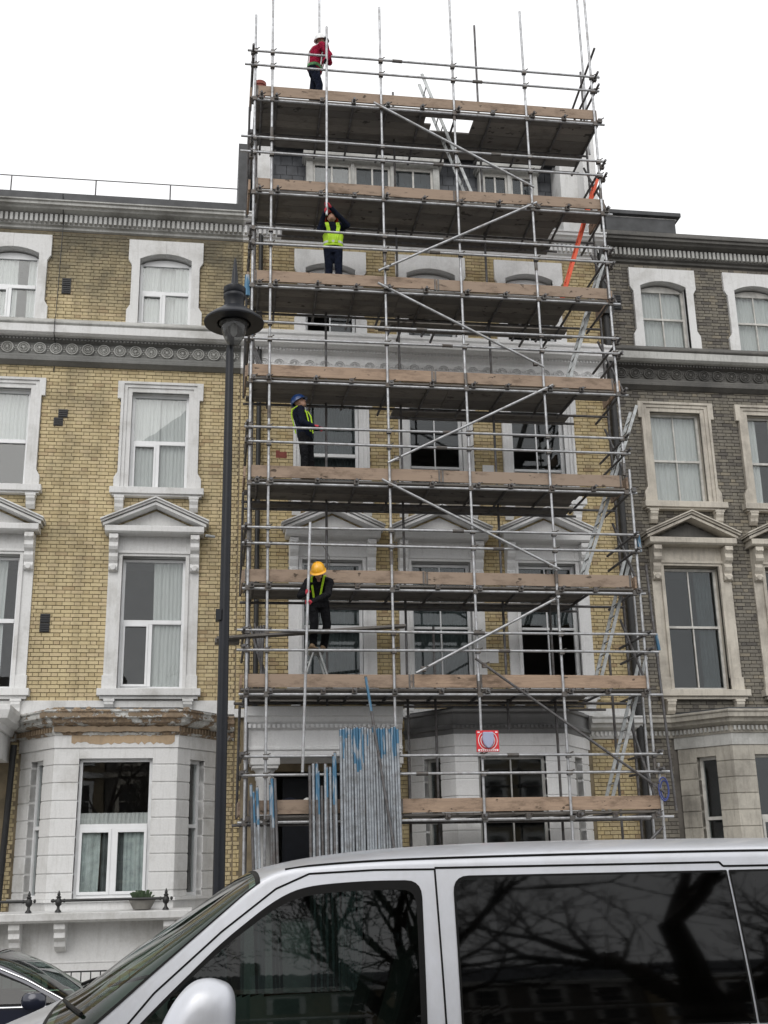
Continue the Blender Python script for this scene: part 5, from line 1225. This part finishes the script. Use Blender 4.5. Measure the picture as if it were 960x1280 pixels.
    if vest == 'vest':
        v = MB(); e = .042
        loft(v, [(hip.lerp(ch, .02), .155+e, .105+e, ya), (hip.lerp(ch, .5), .150+e, .105+e, ya), (hip.lerp(ch, .78), .165+e, .112+e, ya)]); vo = fused(v, 'vest', 'hivis', root, .012, 3)
        rb_ = MB(); loft(rb_, [(hip.lerp(ch, .18), .155+e+.004, .107+e, ya), (hip.lerp(ch, .30), .153+e+.005, .107+e, ya)]); rb_.build('reflective_band', 'reflect', vo, smooth=True)
    elif vest == 'harness':
        rb_ = MB(); e = .042; loft(rb_, [(hip.lerp(ch, .0), .155+e, .105+e, ya), (hip.lerp(ch, .16), .155+e, .107+e, ya)]); rb_.build('harness_belt', 'greenweb', root, smooth=True)
    wdt, m_ = {'vest': (.034, 'hivis'), 'strap': (.017, 'hivis'), 'harness': (.018, 'reflect')}[vest]
    for q in (-1, 1):
        pts_ = []
        for k in range(13):     # over the shoulder, front to back
            u = k/12; a = math.pi*u
            if u < .35: p = hip.lerp(ch, .15+.95*u/.35)+fwd*(.143+.008*math.sin(u*6)); lat = .055+.05*u/.35
            elif u <= .65: w_ = (u-.35)/.3; p = ch+(nk-ch)*(.15+.85*math.sin(math.pi*w_)*1.15)+fwd*(.15*math.cos(math.pi*w_)); lat = .105
            else: p = hip.lerp(ch, 1.1-.95*(u-.65)/.35)-fwd*.148; lat = .105-.05*(u-.65)/.35
            pts_.append(p+rt*q*lat)
        sp = MB(); n_ = len(pts_); L_ = [p-rt*wdt for p in pts_]; R_ = [p+rt*wdt for p in pts_]
        for k in range(n_-1): sp.path([pts_[k]-rt*wdt*.5, pts_[k+1]-rt*wdt*.5], wdt*.6, 6).path([pts_[k]+rt*wdt*.5, pts_[k+1]+rt*wdt*.5], wdt*.6, 6)
        so = sp.build('strap', m_, root, smooth=True)
    return root
def tubegrip(x, y, z): return ((0,0,1), (x, y, z))
D1 = 16.36
person('worker in red jacket and white helmet on the top deck steadying a long tube',
    dict(ftL=(1.72,-2.12,D1), ftR=(1.84,-2.3,D1), knL=(1.74,-2.13,D1+.48), knR=(1.86,-2.31,D1+.48), hip=(1.77,-2.2,D1+.90), chest=(1.83,-2.22,D1+1.28), neck=(1.88,-2.24,D1+1.43), head=(1.91,-2.26,D1+1.56),
         shL=(1.80,-2.07,D1+1.36), shR=(1.90,-2.40,D1+1.36), elL=(2.08,-2.2,D1+1.12), elR=(2.05,-2.52,D1+1.05), haL=(1.97,-2.60,D1+1.25), haR=(1.93,-2.66,D1+.78)),
    R(-25), (.75,.55,.25), ('redcloth','navy','boot','helm_w','charcoal'), 'harness', dict(L=tubegrip(1.962,-2.72,D1+1.27), R=tubegrip(1.96,-2.72,D1+.74)))
D2 = 12.25
person('worker in yellow hi-vis vest reaching up to a long tube with both hands',
    dict(ftL=(2.23,-2.25,D2), ftR=(2.02,-2.2,D2), knL=(2.22,-2.27,D2+.48), knR=(2.04,-2.22,D2+.48), hip=(2.12,-2.22,D2+.92), chest=(2.12,-2.24,D2+1.28), neck=(2.10,-2.24,D2+1.44), head=(2.09,-2.25,D2+1.57),
         shL=(2.29,-2.27,D2+1.38), shR=(1.94,-2.22,D2+1.38), elL=(2.38,-2.42,D2+1.34), elR=(1.84,-2.44,D2+1.20), haL=(2.05,-2.62,D2+1.57), haR=(1.92,-2.62,D2+1.46)),
    R(-95), (-.1,-.85,.55), ('navy','navy','boot','helm_r','glove'), 'vest', dict(L=tubegrip(1.951,-2.72,D2+1.59), R=tubegrip(1.951,-2.72,D2+1.46)))
D3 = 8.35
person('worker in blue helmet and dark clothes with yellow straps, looking up, middle deck',
    dict(ftL=(1.70,-2.05,D3), ftR=(1.56,-2.28,D3), knL=(1.69,-2.07,D3+.48), knR=(1.56,-2.29,D3+.48), hip=(1.58,-2.19,D3+.92), chest=(1.51,-2.2,D3+1.30), neck=(1.48,-2.2,D3+1.45), head=(1.48,-2.2,D3+1.58),
         shL=(1.56,-2.03,D3+1.38), shR=(1.48,-2.37,D3+1.38), elL=(1.64,-2.08,D3+1.12), elR=(1.52,-2.46,D3+1.10), haL=(1.83,-2.26,D3+1.06), haR=(1.71,-2.46,D3+1.02)),
    R(-28), (.8,-.2,.5), ('navy','charcoal','boot','helm_b','glove'), 'strap', dict(L=((1,.2,0), (1.87,-2.30,D3+1.03)), R=((1,.2,0), (1.76,-2.48,D3+1.0))))
D4 = 5.31
person('worker in yellow helmet looking down and holding a long pale tube on the second lift',
    dict(ftL=(1.92,-2.05,D4), ftR=(1.72,-2.22,D4), knL=(1.96,-2.25,D4+.43), knR=(1.72,-2.36,D4+.43), hip=(1.80,-2.34,D4+.82), chest=(1.79,-2.56,D4+1.08), neck=(1.78,-2.70,D4+1.18), head=(1.76,-2.80,D4+1.245),
         shL=(1.97,-2.62,D4+1.10), shR=(1.60,-2.60,D4+1.10), elL=(1.93,-2.74,D4+.86), elR=(1.46,-2.62,D4+.86), haL=(1.64,-2.87,D4+.70), haR=(1.54,-2.80,D4+.86)),
    R(-105), (-.25,-.75,-.6), ('charcoal','charcoal','boot','helm_y','glove'), 'strap', dict(L=tubegrip(1.566,-2.93,D4+.68), R=tubegrip(1.572,-2.93,D4+.86)))
dg = bpy.context.evaluated_depsgraph_get()
for o in DG:
    me = bpy.data.meshes.new_from_object(o.evaluated_get(dg)); old = o.data
    if not me.materials: me.materials.append(old.materials[0])
    me.polygons.foreach_set('use_smooth', [True]*len(me.polygons)); o.modifiers.clear(); o.data = me
    for p_ in me.polygons: p_.material_index = 0

# ------------------------------------------------------------------ opposite side of the street (seen mirrored in the van and windows)
def tree(x, y, h, seed, label, th=.026):
    r_ = random.Random(seed); root = empty('bare_tree', (x, y, -.2), label, 'tree', 'bare street trees behind the photographer')
    trunk = MB(); twigs = MB(); crown = MB()
    def grow(p, d, l, r, lv):
        n = 3; mb = trunk if lv == 0 else crown if lv < 4 else twigs
        for i in range(n):
            d2 = (d+Vector((r_.uniform(-1,1), r_.uniform(-1,1), r_.uniform(-.3,.6)))*.16).normalized(); q = p+d2*l/n; r2 = r*(.88 if lv else .93)
            mb.tube(p, q, r, 8 if lv < 2 else 5 if lv < 4 else 3, r2); p, d, r = q, d2, r2
            if lv and r_.random() < .45 and lv < 6: br(p, d, l*.6, r*.55, lv+1)
        if lv < 6:
            for k in range(2 if lv else 4): br(p, d, l*r_.uniform(.68, .85), r*.68, lv+1)
    def br(p, d, l, r, lv):
        ax = d.orthogonal().normalized(); ax.rotate(Matrix.Rotation(r_.uniform(0, 6.28), 3, d)); d2 = d.copy(); d2.rotate(Matrix.Rotation(R(r_.uniform(22, 52)), 3, ax)); grow(p, d2, l, max(r, .008), lv)
    grow(Vector((x, y, -.3)), Vector((r_.uniform(-.05,.05), 0, 1)), h*.25, h*th, 0)
    trunk.build('trunk', 'bark', root, smooth=True, recalc=False, sharp=180); crown.build('crown', 'bark', root, recalc=False); tag(twigs.build('twig', 'bark', root, recalc=False), kind='stuff')
tree(6.0, -26.2, 11, 3, 'bare street tree behind the photographer, mirrored in the right of the van windows', .045)
tree(2.4, -27.5, 11, 8, 'bare street tree behind the photographer, mirrored in the front of the van windows')
tree(-4.0, -26.5, 11, 5, 'bare street tree behind the photographer, to the left')
OH = [(-24, 'brick_d', 'stucco_b'), (-15.5, 'brick_y', 'stucco'), (-7, 'brick_d', 'stucco_o'), (1.5, 'brick_y', 'stucco'), (10, 'brick_d', 'stucco_b'), (18.5, 'brick_y', 'stucco')]
LB = ['sooty brick house across the street, far left end', 'yellow brick house across the street, second from the left end', 'dark brick house across the street left of centre', 'yellow brick house across the street just right of centre', 'dark brick house across the street, second from the right end', 'yellow brick house across the street, far right end']
for (x0, mt, st_), lb in zip(OH, LB):
    oh = empty('opposite_house', (x0+4.2, -62, -.2), lb, 'house', 'terrace across the street, mirrored in glass'); yy = -62
    MB().box(x0, x0+8.4, yy-9, yy, -.3, 12).build('wall', 'mortar_y' if mt == 'brick_y' else 'mortar_d', oh)
    MB().box(x0, x0+8.45, yy, yy+.4, 11.4, 11.9).box(x0, x0+8.45, yy, yy+.25, 7.9, 8.2).box(x0, x0+8.45, yy, yy+.2, 4.3, 4.6).build('cornice', st_, oh)
    MB().prism([(yy-9, 12), (yy-.2, 12), (yy-2.2, 14), (yy-7, 14)], 'x', x0+.1, x0+8.3).build('roof', 'slate', oh)
    MB().box(x0-.3, x0+.6, yy-5, yy-3.4, 12, 15.6).build('chimney', 'mortar_d', oh)
    for cx in (1.5, 4.2, 6.9):
        for zb, zt in ((8.8, 10.8), (5.2, 7.4), (1.2, 3.6)):
            w = MB().box(x0+cx-.8, x0+cx-.55, yy, yy+.12, zb, zt).box(x0+cx+.55, x0+cx+.8, yy, yy+.12, zb, zt).box(x0+cx-.8, x0+cx+.8, yy, yy+.14, zt, zt+.3).box(x0+cx-.85, x0+cx+.85, yy, yy+.2, zb-.15, zb).box(x0+cx-.55, x0+cx+.55, yy+.0, yy+.06, (zb+zt)/2-.03, (zb+zt)/2+.03).build('window', st_, oh)
            MB().box(x0+cx-.55, x0+cx+.55, yy+.005, yy+.02, zb, zt).build('pane', 'iron', w)
print('verts', sum(len(m.vertices) for m in bpy.data.meshes), 'objs', len(bpy.data.objects))
